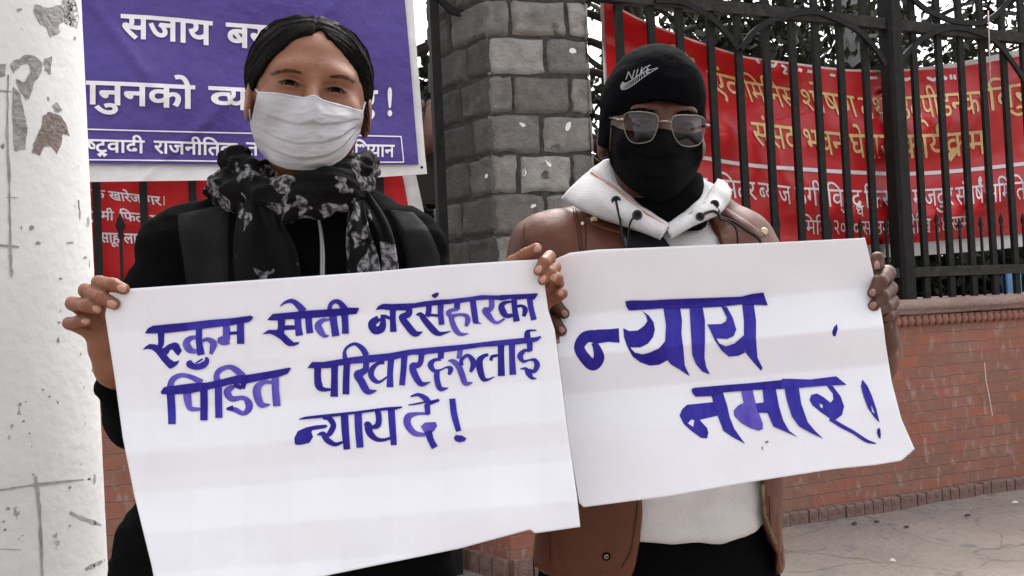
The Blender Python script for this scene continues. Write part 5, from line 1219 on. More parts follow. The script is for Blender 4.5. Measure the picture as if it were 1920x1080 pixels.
def f_jacket(X, Y, Z):
    d = prof(X, Y, Z, [(r[0], r[1], r[2]+20, r[3], r[4]+.016) for r in rowsM], 1.5)
    arm1 = chain(X, Y, Z, [(1038, 478, 1.51, 83), (1012, 600, 1.50, 74), (1010, 800, 1.43, 64), (1020, 690, 1.25, 46)], .03)
    arm2 = chain(X, Y, Z, [(1372, 468, 1.51, 80), (1450, 600, 1.50, 72), (1548, 805, 1.41, 62), (1640, 672, 1.262, 42)], .03)
    sh = chain(X, Y, Z, [(1038, 478, 1.51, 80), (1130, 440, 1.525, 66), (1240, 415, 1.53, 62), (1330, 432, 1.525, 64), (1372, 468, 1.51, 78)], .02)
    d = smin(d, sh, .035); py = 540-Z*F/1.5; px = 960+X/Y*F
    d = smax(d, (py-(1060+.00001*0))*.0009, .006)
    xl = np.interp(py, [380, 420, 455, 560, 760, 930, 1030, 1070], [1200, 1175, 1168, 1180, 1198, 1206, 1192, 1172]); xr = np.interp(py, [380, 420, 455, 560, 760, 906, 965, 1025], [1320, 1335, 1348, 1375, 1410, 1428, 1432, 1456])
    cut = np.maximum(np.maximum(xl-px, px-xr)*1.4/F, Y-1.50)
    core = prof(X, Y, Z, rowsM, 1.5)+.012
    d = smax(d, -cut, .005); d = smin(d, arm1, .015); d = smin(d, arm2, .015)
    neck = s_cap(X, Y, Z, P(1240, 300, 1.51), P(1243, 420, 1.50), .062, .068); d = smax(d, -neck, .006)
    return smax(d, -s_cap(X, Y, Z, P(1243, 430, 1.41), P(1262, 470, 1.37), .05, .06), .01)
V, Fc = nets(f_jacket, np.array([-.03, 1.20, -.52]), np.array([.58, 1.70, .16]), .0062)
V = wrinkle(V, Fc, .0045, 11, 4, 13, (1.3, 1, .9)); V = wrinkle(V, Fc, .0010, 26, 2, 15, (1, 1, .7), True); jack = obj('leather_jacket', V, Fc, M_lea, man); B_ja = bvh(V, Fc)
def seam(name, pts, r, m=M_lead, off=.0008, B=None):
    b = MB(); q_ = [p for p in on(B or B_ja, spline(pts, 6), off, 99) if p[1] < 9]
    if len(q_) > 2: b.tube(q_, r, 6); b.build(name, m, jack)
for q in ([(1072, 379), (1080, 415), (1088, 470)], [(1077, 379), (1085, 415), (1093, 470)], [(981, 413), (995, 402), (1010, 395), (1035, 383), (1059, 374)], [(985, 416), (981, 440), (990, 470)], [(1097, 415), (1098, 440), (1098, 470)],
          [(1030, 1000), (1031, 1056)], [(1196, 940), (1184, 1026), (1166, 1064)], [(1442, 930), (1446, 1005)]): seam('seam', q, .0011)
lay_strip('pocket_flap', [(1098, 408), (1118, 412), (1145, 420), (1172, 428)], [(1098, 416), (1122, 426), (1148, 434), (1172, 440)], B_ja, M_lea, jack, .005, 14, 5, .3)
lay_strip('shoulder_tab', [(1322, 372), (1352, 384), (1392, 408), (1436, 440)], [(1330, 392), (1360, 405), (1392, 425), (1420, 446)], B_ja, M_lea, jack, .006, 16, 5, .3)
M_brass = mat('brass_snap', (.55, .45, .30), .35, metal=1)
def snap(x, y, r, parent, B, m, name='snap_button'):
    c = ray(B, x, y, 1.42, .0045); v = []; n = 16
    for rr, dz in ((1, 0.003), (1, 0), (.75, -.0012), (.6, -.0004), (.3, -.001)): v += [c+np.array([rr*r*math.cos(2*math.pi*i/n), dz, rr*r*math.sin(2*math.pi*i/n)]) for i in range(n)]
    f = [(j*n+i, j*n+(i+1) % n, (j+1)*n+(i+1) % n, (j+1)*n+i) for j in range(4) for i in range(n)]+[tuple(range(4*n, 5*n))]
    return obj(name, v, orient(v, f), m, parent)
for x, y, r in ((1114, 412, .0062), (1139, 405, .0055), (1433, 434, .0065), (1137, 1044, .0038), (1092, 419, .003)): snap(x, y, r, jack, B_ja, M_brass)
snap(1137, 1044, .0062, jack, B_ja, M_blk, 'snap_backing')
b = MB()
zp = spline([(1428, 912), (1430, 945), (1433, 968), (1443, 998), (1452, 1018)], 12)
for p in zp:
    c = ray(B_ja, p[0]+2, p[1], 1.42, .002); b.tube([c-np.array([.0028, 0, .0006]), c+np.array([.0028, 0, .0006])], .0011, 5)
c = ray(B_ja, 1430, 922, 1.42, .004); b.tube([c+np.array([0, 0, .012]), c, c-np.array([-.001, 0, .02])], [.003, .004, .0022], 6); b.build('zip', mat('dark_brass_zip', (.20, .15, .10), .4, metal=.9), jack)
lay_strip('bag_strap', [(1168, 404), (1172, 430), (1176, 466), (1182, 520), (1190, 600)], [(1208, 414), (1232, 433), (1258, 465), (1275, 520), (1290, 600)], B_ho, mat('dark_webbing', (.016, .015, .018), .6, bump=.3, bscale=300), man, .012, 26, 6, .5)
# hood collar
COLL = []
def collar(up, lo_, bulge, name='hood_collar', n=40, k=10, th=.006):
    v, f = strip(up, lo_, n, k, bulge); v = np.array(v); v[:, 1] += .0055*fbm(v[:, 0]*26+v[:, 2]*9, 0*v[:, 0], v[:, 2]*30, 3, 5); COLL.append((v.copy(), f)); vv_ = np.repeat(np.arange(k+1)/k, n+1); v[:, 1] += .010*np.abs(2*vv_-1)**5+.0035*np.sin(v[:, 0]*95+v[:, 2]*60)*np.sin(math.pi*vv_); o = obj(name, v, orient(v, f), M_hood, hood); thick(o, th, 1); return o
cu1 = [(1108, 322, 1.515), (1128, 337, 1.475), (1151, 353, 1.44), (1192, 386, 1.405), (1225, 408, 1.382), (1254, 427, 1.368)]
cl1 = [(1058, 371, 1.50), (1085, 386, 1.452), (1122, 402, 1.422), (1167, 416, 1.396), (1210, 430, 1.378), (1243, 443, 1.366)]
cu2 = [(1349, 340, 1.50), (1341, 353, 1.465), (1320, 383, 1.42), (1300, 396, 1.40), (1286, 406, 1.385), (1252, 428, 1.366)]
cl2 = [(1368, 362, 1.50), (1361, 380, 1.45), (1346, 396, 1.415), (1320, 408, 1.395), (1294, 420, 1.378), (1256, 442, 1.364)]
collar(cu1, cl1, .016); collar(cu2, cl2, .012)
collar([(1122, 314, 1.535), (1143, 303, 1.53), (1157, 332, 1.50), (1186, 378, 1.445), (1220, 404, 1.41), (1253, 425, 1.384)], [(1106, 324, 1.53), (1128, 338, 1.485), (1151, 354, 1.452), (1192, 388, 1.416), (1225, 410, 1.392), (1254, 430, 1.374)], .008, 'inner_hood')
collar([(1296, 330, 1.53), (1303, 352, 1.50), (1304, 374, 1.46), (1296, 392, 1.425), (1276, 410, 1.395), (1252, 428, 1.378)], [(1330, 352, 1.53), (1341, 356, 1.475), (1322, 385, 1.43), (1302, 397, 1.41), (1286, 408, 1.394), (1252, 432, 1.372)], .008, 'inner_hood')
M_coral = mat('coral_trim', (.42, .16, .11), .8)
M_eyelet = mat('black_metal', (.012, .012, .013), .3, metal=.3, spec=.6); M_cord = mat('black_cord', (.012, .012, .012), .7)
B_co = [bvh(*c) for c in COLL]
def dcol(x, y, d): return min([ray(b_, x, y, 9, .001)[1] for b_ in B_co]+[d])
for q in (cu1, cu2):
    b = MB(); b.tube([P(x, y+.8, min(d, dcol(x, y+1.2, 9)-.0095)) for x, y, d in spline(q, 8)], .0019, 6); b.build('collar_trim', M_coral, hood)
def eyelet(x, y, d, r):
    d = dcol(x, y, d)-.0105; c = np.array(P(x, y, d)); b = MB(); pts = [c+np.array([r*math.cos(a), 0, r*math.sin(a)]) for a in np.linspace(0, 2*math.pi, 21)]
    b.tube(pts, r*.36, 8, cap=False); b.tube([c+np.array([0, .001, 0]), c+np.array([0, -.0006, 0])], r*.72, 14); b.build('eyelet', M_eyelet, hood)
    b = MB(); n = 12; k = MB(); k.tube([c+np.array([0, .001, 0]), c+np.array([0, -.0028, 0])], [r*.5, r*.34], 10); k.build('cord_knot', M_cord, hood)
for a in ((1155, 376, 1.4175, .0058), (1195, 403, 1.390, .0060), (1340, 383, 1.421, .0055), (1313, 406, 1.388, .0052)): eyelet(*a)
def cord(pts, r=.0017):
    pts = [(x, y, min(d, dcol(x, y, 9)-.0115)) for x, y, d in pts]
    b = MB(); b.tube(spline([P(*p) for p in pts], 8), r, 7); b.build('drawstring', M_cord, hood)
cord([(1155, 377, 1.414), (1158, 392, 1.408), (1162, 410, 1.386), (1166, 436, 1.372), (1172, 470, 1.366), (1176, 520, 1.366)], .0019)
cord([(1194, 404, 1.387), (1186, 410, 1.386), (1181, 420, 1.374), (1178, 440, 1.368), (1176, 470, 1.366), (1180, 520, 1.366)], .0014)
cord([(1313, 406, 1.385), (1325, 399, 1.386), (1338, 396, 1.392), (1347, 402, 1.39), (1352, 412, 1.385)], .0024)
cord([(1340, 384, 1.417), (1348, 396, 1.402), (1352, 410, 1.385), (1365, 415, 1.378), (1380, 430, 1.376), (1384, 470, 1.376), (1385, 520, 1.376)], .0017)
cord([(1352, 408, 1.388), (1375, 416, 1.382), (1400, 432, 1.378), (1425, 452, 1.378), (1432, 500, 1.38)], .0024)
# trousers
def f_legsM(X, Y, Z):
    d = prof(X, Y, Z, [(1010, 1236, 200, 1.51, .100), (1060, 1238, 224, 1.51, .112), (1150, 1238, 232, 1.51, .112), (1250, 1238, 236, 1.51, .11)], 1.5)
    d = smax(smax(d, Z+.385, .01), -(Z+.60), .01)
    for x0 in (.155, .345): d = smin(d, s_cap(X, Y, Z, (x0, 1.51, -.58), (x0, 1.51, -1.10), .10, .068), .03)
    return d
V, Fc = nets(f_legsM, np.array([0, 1.34, -1.18]), np.array([.52, 1.68, -.36]), .009); V = wrinkle(V, Fc, .004, 9, 3, 2); obj('trousers', V, Fc, M_pants, man)
shoes(man, (.155, .345), 1.51, .02)

# ================================================================== PLACARDS
M_paper = mat('chart_paper', (.755, .755, .80), .6, (.72, .72, .765), 5, 4, bump=.22, bscale=16, spec=.2, bdist=.012)
M_ink = [mat('ink_dark', (.017, .010, .20), .38, (.028, .018, .24), 90, 5, spec=.12, stretch=(1, 1, .25)), mat('ink_mid', (.042, .034, .33), .4, (.026, .018, .25), 80, 5, spec=.12, stretch=(1, 1, .25)), mat('ink_light', (.135, .105, .47), .42, (.075, .05, .36), 70, 5, spec=.12, stretch=(1, 1, .25))]
def tri(x, p): x = x/p-math.floor(x/p); return 1-abs(2*x-1)*1.0
def dL(px, py):
    t = (py+.075*(px-600)-517)/566
    d = 1.1195-.080*max(0, t-.28)-.045*max(0, t-.62)
    d += .0065*(tri(px+10, 186)-.5)+.0016*math.sin(px/47.0+t*2.5)+.0022*float(fbm(px/150.0, py/120.0, 1, 2, 3))+.0050*(tri(t, .27)-.5)
    d += .010*max(0, (240-px)/45.0)**2*max(0, 1-abs(t-.45)*1.5)*.5
    return d
def dR(px, py):
    q = py+.095*(px-1250)
    d = float(np.interp(q, [440, 463, 574, 580, 650, 722, 730, 800, 935], [1.166, 1.167, 1.1905, 1.1895, 1.1690, 1.1785, 1.1770, 1.162, 1.140]))
    return d+.0014*math.sin(px/70.0)+.0016*(tri(px, 210)-.5)+.0020*float(fbm(px/160.0, py/130.0, 5, 2, 3))
def paper(name, top, right, bottom, left, dfn, label, nu, nv):
    Te, Re, Be, Le = [[np.array(p, float) for p in e] for e in (top, right, bottom, left)]
    def ln(e):
        a = [0]
        for i in range(len(e)-1): a.append(a[-1]+np.linalg.norm(e[i+1]-e[i]))
        a = np.array(a)/a[-1]; return lambda t: np.array([np.interp(t, a, [p[0] for p in e]), np.interp(t, a, [p[1] for p in e])])
    t_, r_, b_, l_ = ln(Te), ln(Re), ln(Be), ln(Le)
    def fn(u, v):
        p = (1-v)*t_(u)+v*b_(u)+(1-u)*l_(v)+u*r_(v)-((1-u)*(1-v)*Te[0]+u*(1-v)*Te[-1]+(1-u)*v*Be[0]+u*v*Be[-1])
        return P(p[0], p[1], dfn(p[0], p[1]))
    v, f = grid(fn, nu, nv); o = obj(name, v, orient(v, f), M_paper, origin=tuple(W(float(Be[0][0]+Be[-1][0])/2, float(Be[0][1]+Be[-1][1])/2, 1.1)), smooth=True)
    thick(o, .0005, -1); tag(o, label, 'placard', 'handmade placards'); return o
lp = paper('placard', [(205, 549), (240, 541.5), (480, 525), (700, 509.5), (825, 498), (960, 489), (1016, 486)], [(1016, 486), (1022, 540), (1028, 582), (1040, 618), (1053, 720), (1067, 830), (1082, 930), (1088, 988)],
           [(300, 1142), (430, 1118), (590, 1084), (700, 1061), (860, 1029), (994, 993), (1004, 1000), (1088, 988)], [(205, 549), (197, 590), (206, 650), (217, 722), (230, 820), (252, 930), (284, 1060), (300, 1142)], dL,
           'large white paper placard with three lines of blue handwriting held by the woman', 170, 120)
rp_ = paper('placard', [(1028, 494), (1046, 484), (1068, 474), (1120, 468), (1250, 463), (1450, 455), (1590, 448), (1622, 446)], [(1622, 446), (1635, 500), (1648, 560), (1657, 612), (1660, 640), (1672, 716), (1690, 785), (1715, 842)],
            [(1086, 943), (1094, 951), (1250, 931), (1400, 905), (1560, 880), (1640, 872), (1690, 864), (1715, 842)], [(1028, 494), (1040, 620), (1053, 720), (1068, 840), (1086, 943)], dR,
            'white folded paper placard with two blue words held by the man', 170, 120)
def lettering(name, strokes, dfn, parent, off=.0007):
    V, Fa, mi = [], [], []; k = 0
    for st_ in strokes:
        tone, kind, cx, cy, sc, data = st_[:6]
        if kind == 's':
            w_ = [(p[0]/sc+cx+random.uniform(-.25, .25), p[1]/sc+cy+random.uniform(-.25, .25), p[2]/sc) for p in data]; v, f = ink_sweep(w_, 6)
        else:
            loops = data if isinstance(data[0], list) else [data]
            v, f = ink_poly([[(p[0]/sc+cx, p[1]/sc+cy) for p in l] for l in loops])
        v, f = refine(v, f, 7); n = len(V); z = off+.00016*((k % 6) if len(st_) < 7 else 6+k % 2); k += 1
        q = [P(x, y, dfn(x, y)-z) for x, y in v]; f = orient(q, f); V += q; Fa += [[i+n for i in p] for p in f]; mi += [tone]*len(f)
    return obj(name, V, Fa, M_ink, parent, mi=mi, smooth=False)
A = (260, 560, 7.7125); Bc = (480, 540, 7.7125); Cc = (680, 530, 9.0); Dc = (840, 530, 9.0); E_ = (290, 670, 7.111); Fq = (570, 630, 7.7125); G_ = (790, 610, 8.0); H_ = (540, 730, 5.486)
Q_ = (1240, 530, 5.686); P_ = (1060, 530, 5.686); R_ = (1260, 690, 6.75); S_ = (1450, 590, 3.725)
def S(c, tone, *pts): return (tone, 's', c[0], c[1], c[2], list(pts))
def G(c, tone, *pts): return (tone, 'p', c[0], c[1], c[2], list(pts))
def T_(c, tone, *pts): return (tone, 'p', c[0], c[1], c[2], list(pts), 1)
line1 = [
 S(A, 0, (320, 440, 100), (325, 560, 92), (322, 650, 84), (300, 700, 76)),
 G(A, 0, (55, 740), (100, 690), (160, 655), (240, 660), (300, 690), (350, 720), (430, 660), (520, 630), (570, 645), (625, 755), (570, 825), (520, 780), (490, 735), (450, 740), (430, 790), (400, 810), (450, 870), (510, 910), (550, 905), (590, 890), (560, 950), (510, 990), (460, 1015), (430, 1000), (330, 890), (250, 780), (190, 735), (130, 725)),
 S(A, 2, (835, 558, 55), (745, 575, 72), (688, 640, 100), (720, 720, 110), (780, 755, 80), (845, 765, 55)), S(A, 1, (870, 420, 92), (872, 600, 92), (885, 720, 98), (905, 815, 108)),
 S(A, 2, (920, 608, 45), (1000, 588, 62), (1078, 640, 98), (1070, 715, 85), (1040, 800, 45)), S(A, 1, (760, 892, 24), (730, 945, 95), (830, 985, 88), (940, 955, 92), (990, 890, 62), (965, 848, 34)), S(A, 0, (825, 930, 22), (925, 870, 26)),
 S(A, 2, (1265, 395, 100), (1268, 500, 108), (1262, 600, 110)), S(A, 2, (1140, 600, 60), (1190, 605, 120), (1250, 607, 128), (1310, 600, 110)), S(A, 0, (1310, 500, 45), (1440, 495, 48)), S(A, 1, (1470, 330, 102), (1470, 500, 104), (1475, 655, 106)),
 T_(A, 0, (95, 490), (130, 430), (210, 390), (700, 345), (690, 465), (420, 495), (100, 505)), T_(A, 1, (660, 350), (1000, 310), (1350, 280), (1340, 385), (900, 440), (660, 468)), T_(A, 0, (1330, 285), (1620, 245), (1655, 265), (1640, 300), (1590, 340), (1330, 388)),
 S(Bc, 1, (345, 265, 12), (430, 205, 42), (520, 190, 66), (600, 240, 88), (690, 340, 112)), S(Bc, 1, (1060, 320, 70), (1082, 240, 62), (1140, 195, 62), (1210, 212, 76), (1290, 310, 100)),
 S(Bc, 0, (365, 440, 112), (365, 560, 100), (352, 650, 108)), G(Bc, 0, (90, 665), (180, 605), (320, 605), (400, 650), (470, 720), (545, 785), (630, 780), (610, 815), (540, 840), (470, 840), (420, 810), (350, 740), (270, 690), (200, 660), (130, 665)),
 S(Bc, 0, (400, 600, 35), (440, 575, 70), (580, 570, 60)), S(Bc, 1, (605, 430, 102), (612, 560, 100), (628, 690, 108)), S(Bc, 1, (758, 410, 100), (765, 540, 98), (780, 655, 100)),
 S(Bc, 2, (1065, 455, 30), (960, 470, 62), (895, 540, 97), (930, 620, 100), (990, 690, 62), (1055, 690, 18)), S(Bc, 1, (1108, 390, 112), (1128, 540, 104), (1155, 695, 110)), S(Bc, 1, (1280, 380, 100), (1290, 520, 95), (1292, 660, 98)),
 T_(Bc, 0, (160, 460), (240, 375), (560, 345), (760, 325), (1020, 310), (1320, 285), (1480, 285), (1490, 305), (1450, 375), (1300, 390), (1000, 420), (640, 445), (430, 455), (330, 470), (200, 468)),
 S(Cc, 0, (270, 600, 105), (160, 690, 135), (205, 805, 130), (320, 770, 130), (345, 640, 90), (300, 590, 90)), S(Cc, 0, (300, 570, 62), (380, 572, 62), (460, 605, 50)), S(Cc, 0, (510, 430, 108), (510, 600, 100), (518, 830, 112)),
 S(Cc, 0, (775, 420, 110), (780, 520, 110), (710, 560, 105), (665, 590, 110), (745, 710, 120), (880, 858, 110), (1012, 832, 10)),
 S(Cc, 1, (1315, 370, 100), (1318, 520, 95), (1335, 710, 96)), S(Cc, 0, (1120, 385, 100), (1110, 500, 95), (1085, 570, 80)), S(Cc, 0, (895, 545, 15), (980, 540, 85), (1060, 645, 105), (1200, 805, 112), (1290, 862, 78), (1400, 840, 38), (1495, 818, 10)), S(Cc, 0, (1060, 540, 60), (1160, 545, 46), (1290, 556, 46)),
 G(Cc, 0, (1160, 225), (1180, 195), (1255, 165), (1290, 180), (1265, 235), (1215, 265)),
 S(Dc, 1, (155, 335, 100), (150, 450, 100)), S(Dc, 2, (170, 458, 40), (60, 462, 60), (5, 510, 85), (60, 558, 70), (200, 540, 48), (310, 562, 72), (335, 640, 92), (300, 735, 50)), S(Dc, 2, (55, 570, 92), (75, 680, 95), (135, 810, 98), (220, 872, 66), (350, 858, 14)),
 S(Dc, 1, (415, 290, 100), (440, 480, 105), (470, 680, 98)), S(Dc, 1, (440, 672, 30), (500, 680, 36), (560, 690, 8)), S(Dc, 2, (735, 285, 95), (738, 400, 95), (690, 460, 90), (620, 468, 105), (690, 560, 105), (770, 655, 66), (850, 670, 50), (955, 608, 32)),
 S(Dc, 0, (1070, 318, 30), (960, 340, 62), (900, 400, 102), (940, 510, 112), (1000, 562, 80), (1090, 550, 60)), S(Dc, 0, (1115, 280, 96), (1125, 450, 95), (1160, 655, 110)), S(Dc, 0, (1160, 402, 50), (1250, 392, 52), (1305, 460, 92), (1275, 570, 60)), S(Dc, 1, (1375, 270, 100), (1400, 430, 95), (1452, 632, 100)),
 T_(Cc, 0, (215, 460), (270, 390), (350, 355), (500, 360), (880, 345), (1040, 315), (1330, 285), (1500, 278), (1500, 358), (1300, 375), (1060, 400), (850, 430), (700, 470), (450, 465), (330, 450)),
 T_(Dc, 1, (20, 280), (380, 240), (560, 210), (860, 215), (840, 292), (650, 285), (470, 300), (200, 345), (20, 352)), T_(Dc, 0, (870, 215), (900, 208), (1300, 190), (1510, 178), (1510, 210), (1455, 290), (1330, 270), (1160, 290), (1060, 272), (900, 303), (820, 285))]
line2 = [
 S(E_, 2, (205, 400, 90), (230, 312, 80), (290, 260, 70), (380, 240, 60), (500, 268, 66), (630, 340, 90)), S(E_, 1, (212, 480, 106), (225, 700, 105), (230, 890, 100)),
 S(E_, 2, (430, 470, 105), (440, 580, 100), (480, 680, 70), (610, 690, 40)), S(E_, 0, (655, 420, 102), (660, 620, 100), (655, 840, 100)), S(E_, 2, (835, 320, 95), (825, 240, 75), (870, 170, 70), (990, 130, 60), (1090, 172, 86), (1180, 260, 90)), S(E_, 1, (850, 390, 95), (852, 600, 95), (855, 805, 96)),
 S(E_, 2, (1050, 385, 60), (968, 460, 100), (1030, 550, 80), (1180, 540, 60), (1252, 612, 100), (1250, 690, 90), (1180, 748, 60), (1070, 700, 70), (955, 688, 24)), S(E_, 0, (960, 688, 30), (1050, 670, 70)), S(E_, 0, (1190, 330, 74), (1175, 420, 56)), S(E_, 0, (1050, 365, 55), (1160, 405, 62)),
 S(E_, 2, (1565, 335, 40), (1450, 335, 60), (1370, 400, 100), (1365, 500, 105), (1420, 628, 88), (1540, 628, 14)), S(E_, 2, (1605, 265, 96), (1610, 450, 96), (1628, 650, 102)),
 T_(E_, 0, (80, 460), (120, 400), (180, 388), (500, 345), (700, 335), (900, 290), (1100, 240), (1220, 235), (1500, 190), (1800, 135), (1818, 150), (1770, 220), (1660, 260), (1400, 310), (1200, 355), (1060, 350), (900, 390), (700, 430), (480, 480), (250, 495), (90, 490)),
 S(Fq, 1, (590, 320, 72), (590, 222, 46), (640, 150, 40), (740, 115, 50), (840, 180, 80), (905, 285, 92)), S(Fq, 0, (200, 430, 102), (195, 600, 100), (215, 720, 108), (280, 772, 68), (390, 775, 34)), S(Fq, 0, (440, 420, 102), (440, 600, 96), (435, 880, 110)), S(Fq, 0, (620, 400, 95), (610, 600, 95), (605, 842, 96)),
 S(Fq, 1, (895, 370, 86), (890, 480, 90), (830, 530, 102), (772, 560, 112), (830, 660, 110), (915, 800, 96), (1052, 788, 12)), S(Fq, 1, (1160, 382, 50), (1060, 402, 52), (980, 490, 82), (972, 580, 82), (1030, 650, 70), (1100, 660, 40), (1200, 590, 24)), S(Fq, 1, (1260, 320, 96), (1245, 540, 86), (1245, 740, 102)),
 S(Fq, 1, (1455, 270, 95), (1440, 480, 86), (1415, 712, 86)), S(Fq, 1, (1700, 250, 86), (1690, 360, 80), (1650, 420, 80), (1572, 432, 92), (1592, 540, 100), (1690, 690, 80), (1832, 668, 10)),
 T_(Fq, 0, (50, 465), (115, 375), (280, 375), (700, 305), (700, 400), (500, 430), (350, 465), (160, 465)), T_(Fq, 1, (690, 306), (960, 275), (1230, 250), (1530, 195), (1770, 172), (1770, 272), (1560, 270), (1310, 340), (1050, 375), (690, 402)),
 S(G_, 1, (295, 380, 90), (292, 500, 92)), S(G_, 1, (295, 512, 40), (200, 520, 52), (140, 590, 92), (190, 680, 60), (290, 668, 28), (380, 632, 30), (438, 655, 84), (415, 742, 40)), S(G_, 1, (235, 680, 82), (235, 800, 86), (282, 948, 78), (405, 940, 12)),
 S(G_, 2, (585, 360, 80), (562, 500, 72)), S(G_, 2, (400, 530, 15), (480, 540, 72), (560, 620, 92), (610, 740, 92), (662, 868, 78), (768, 858, 14)), S(G_, 1, (600, 600, 62), (602, 520, 52), (690, 450, 52), (768, 520, 84), (778, 600, 82), (738, 702, 42)),
 S(G_, 0, (1145, 448, 40), (1060, 470, 50), (1045, 530, 50)), S(G_, 0, (1005, 440, 42), (930, 462, 62), (870, 540, 102), (885, 680, 100), (930, 800, 78), (1000, 812, 38), (1096, 768, 12)), S(G_, 0, (1195, 250, 96), (1195, 500, 96), (1200, 762, 106)),
 S(G_, 1, (1360, 250, 96), (1360, 500, 90), (1376, 742, 102)), S(G_, 1, (1625, 210, 90), (1630, 385, 82)), S(G_, 1, (1640, 382, 34), (1550, 380, 52), (1480, 460, 88), (1530, 540, 50), (1620, 520, 28), (1700, 520, 60), (1738, 600, 84), (1690, 690, 60), (1620, 662, 36)), S(G_, 1, (1478, 655, 10), (1560, 650, 52), (1610, 720, 92), (1660, 790, 50), (1726, 798, 14)),
 S(G_, 0, (1590, 205, 96), (1592, 112, 86), (1640, 80, 34), (1725, 75, 22)), T_(G_, 1, (0, 345), (250, 320), (700, 280), (700, 356), (340, 405), (0, 440)), T_(G_, 1, (690, 280), (1100, 230), (1500, 190), (1700, 180), (1790, 160), (1800, 180), (1740, 235), (1660, 260), (1400, 290), (1150, 310), (900, 325), (690, 357))]
line3 = [
 G(H_, 0, (70, 560), (65, 500), (100, 430), (190, 390), (290, 370), (390, 362), (410, 378), (380, 400), (250, 420), (240, 440), (258, 490), (220, 550), (130, 572), (80, 570)),
 S(H_, 0, (360, 300, 20), (420, 298, 54), (468, 370, 58), (430, 450, 56), (395, 480, 24)), S(H_, 0, (300, 468, 10), (362, 460, 55), (405, 522, 62), (482, 566, 44), (565, 540, 24)), S(H_, 0, (580, 255, 76), (586, 400, 76), (605, 618, 68)), S(H_, 1, (720, 235, 76), (726, 420, 76), (740, 600, 72)),
 S(H_, 0, (920, 215, 60), (935, 300, 60), (920, 370, 60), (865, 390, 36)), S(H_, 0, (782, 360, 30), (820, 370, 80), (842, 450, 72), (905, 510, 50), (980, 520, 34), (1060, 500, 28)), S(H_, 1, (1060, 185, 72), (1070, 350, 72), (1088, 575, 62)),
 S(H_, 1, (1260, 75, 15), (1340, 55, 36), (1420, 100, 62), (1452, 165, 62)), S(H_, 0, (1240, 162, 12), (1330, 146, 18), (1410, 130, 18)), S(H_, 0, (1460, 140, 42), (1555, 108, 28)), S(H_, 1, (1430, 155, 62), (1440, 258, 52)), S(H_, 2, (1450, 250, 26), (1330, 250, 34), (1240, 282, 72), (1230, 360, 74), (1300, 450, 60), (1410, 470, 36)),
 G(H_, 2, (1365, 380), (1410, 340), (1520, 335), (1535, 375), (1500, 430), (1440, 460), (1400, 440)), S(H_, 1, (1440, 430, 80), (1470, 520, 66), (1512, 600, 68)), S(H_, 1, (1690, 95, 62), (1710, 260, 66), (1755, 430, 55)), G(H_, 1, (1705, 500), (1725, 470), (1790, 475), (1835, 505), (1815, 535), (1760, 545), (1720, 530)),
 T_(H_, 0, (105, 305), (180, 280), (400, 255), (700, 225), (1000, 185), (1170, 175), (1175, 190), (1100, 210), (900, 225), (760, 245), (640, 260), (440, 285), (120, 312))]
lettering('lettering', line1, dL, lp); lettering('lettering', line2, dL, lp); lettering('lettering', line3, dL, lp)
word1 = [
 S(P_, 0, (310, 560, 120), (205, 590, 125), (150, 690, 112), (205, 800, 118), (295, 880, 118), (358, 800, 116), (330, 690, 80), (300, 640, 50)), G(P_, 0, (200, 525), (340, 500), (480, 495), (570, 485), (578, 640), (460, 630), (330, 650), (220, 620)),
 G(P_, 0, (820, 300), (890, 350), (940, 420), (955, 500), (935, 580), (880, 650), (800, 690), (690, 690), (740, 745), (820, 765), (900, 745), (1000, 700), (1075, 610), (1085, 830), (1000, 875), (900, 885), (800, 850), (720, 790), (660, 680), (625, 580), (618, 485), (680, 515), (770, 510), (840, 460), (875, 410), (860, 350)),
 G(Q_, 1, (20, 260), (200, 260), (220, 400), (215, 550), (235, 700), (250, 880), (305, 1000), (200, 930), (100, 870), (60, 820), (40, 640), (50, 450)), G(Q_, 1, (300, 260), (440, 258), (465, 400), (465, 640), (460, 800), (480, 900), (520, 980), (440, 950), (370, 870), (330, 770), (315, 500)),
 G(Q_, 1, (640, 250), (700, 260), (760, 370), (800, 500), (770, 570), (700, 600), (585, 590), (620, 650), (690, 680), (780, 650), (885, 555), (895, 745), (820, 780), (720, 790), (640, 720), (570, 610), (520, 500), (490, 445), (640, 440), (690, 410), (700, 370)),
 G(Q_, 1, (860, 225), (985, 225), (1010, 400), (1010, 600), (1025, 800), (1080, 910), (1065, 940), (990, 860), (900, 750), (880, 560), (880, 400)),
 T_(Q_, 0, (-385, 200), (-325, 190), (-120, 190), (40, 180), (170, 175), (850, 150), (970, 120), (1090, 105), (1110, 170), (1135, 240), (990, 235), (860, 230), (640, 255), (250, 275), (0, 275), (-200, 290), (-345, 297), (-370, 260))]
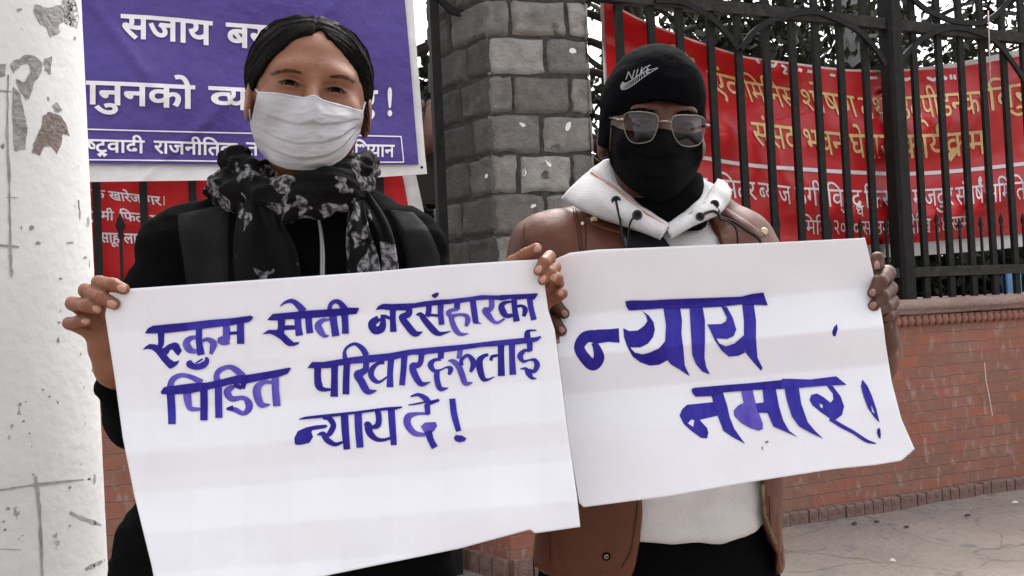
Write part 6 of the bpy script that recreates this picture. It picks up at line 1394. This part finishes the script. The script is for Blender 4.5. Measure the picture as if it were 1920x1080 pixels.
word2 = [
 G(R_, 1, [(530, 430), (190, 465), (130, 520), (95, 600), (150, 710), (250, 800), (370, 885), (445, 890), (460, 820), (445, 760), (350, 655), (590, 600)], [(200, 700), (245, 650), (285, 660), (270, 745)]),
 G(R_, 1, (500, 345), (645, 310), (700, 480), (730, 620), (790, 770), (860, 870), (925, 960), (870, 930), (760, 870), (650, 795), (580, 610), (520, 430)),
 G(R_, 2, (870, 270), (1020, 275), (1060, 445), (1100, 570), (1150, 700), (1150, 770), (1100, 795), (1000, 765), (880, 700), (790, 610), (780, 540), (830, 480), (905, 440)), G(R_, 1, (1050, 450), (1190, 430), (1230, 570), (1090, 565)),
 G(S_, 1, (-76, 515), (17, 515), (40, 640), (70, 740), (110, 810), (172, 857), (90, 820), (0, 780), (-37, 693), (-66, 610)), G(S_, 1, (78, 510), (178, 510), (195, 620), (240, 750), (290, 810), (350, 868), (250, 820), (180, 780), (130, 710), (95, 600)),
 G(S_, 1, [(370, 494), (415, 498), (470, 570), (495, 640), (480, 700), (430, 738), (410, 735), (330, 680), (270, 630), (253, 595), (265, 560), (305, 550), (350, 575), (400, 615), (420, 590), (415, 550)], [(322, 620), (345, 630), (345, 655), (328, 645)]),
 S(S_, 1, (395, 728, 26), (480, 778, 28), (560, 822, 25), (650, 880, 24), (716, 900, 8)), G(S_, 1, [(622, 452), (660, 500), (690, 570), (720, 660), (742, 755), (700, 710), (660, 650), (630, 570), (612, 500)], [(680, 620), (710, 690), (690, 680)]),
 G(S_, 0, (738, 788), (748, 805), (751, 840), (748, 868), (735, 855), (724, 825), (727, 800)),
 T_(R_, 0, (245, 270), (280, 250), (670, 215), (1000, 190), (1400, 150), (1400, 265), (1300, 265), (1000, 280), (640, 310), (500, 355), (300, 362), (260, 320)), T_(S_, 1, (60, 447), (120, 448), (260, 452), (440, 430), (512, 490), (370, 495), (130, 515), (60, 517))]
lettering('lettering', word1, dR, rp_); lettering('lettering', word2, dR, rp_)
lettering('ink_drop', [G(S_, 0, (410, 120), (425, 85), (445, 65), (450, 100), (435, 150), (418, 150))], dR, rp_)
v, f = [], []
for pts in ([(1434, 829), (1440, 826), (1441, 829), (1436, 831)], [(1428, 840), (1430, 836), (1431, 845)]): q = [P(x, y, dR(x, y)-.0012) for x, y in pts]; n = len(v); v += q; f += [[n+i for i in range(len(pts))]]
obj('smudge', v, orient(v, f), mat('grey_smudge', (.12, .12, .12), .9), rp_)
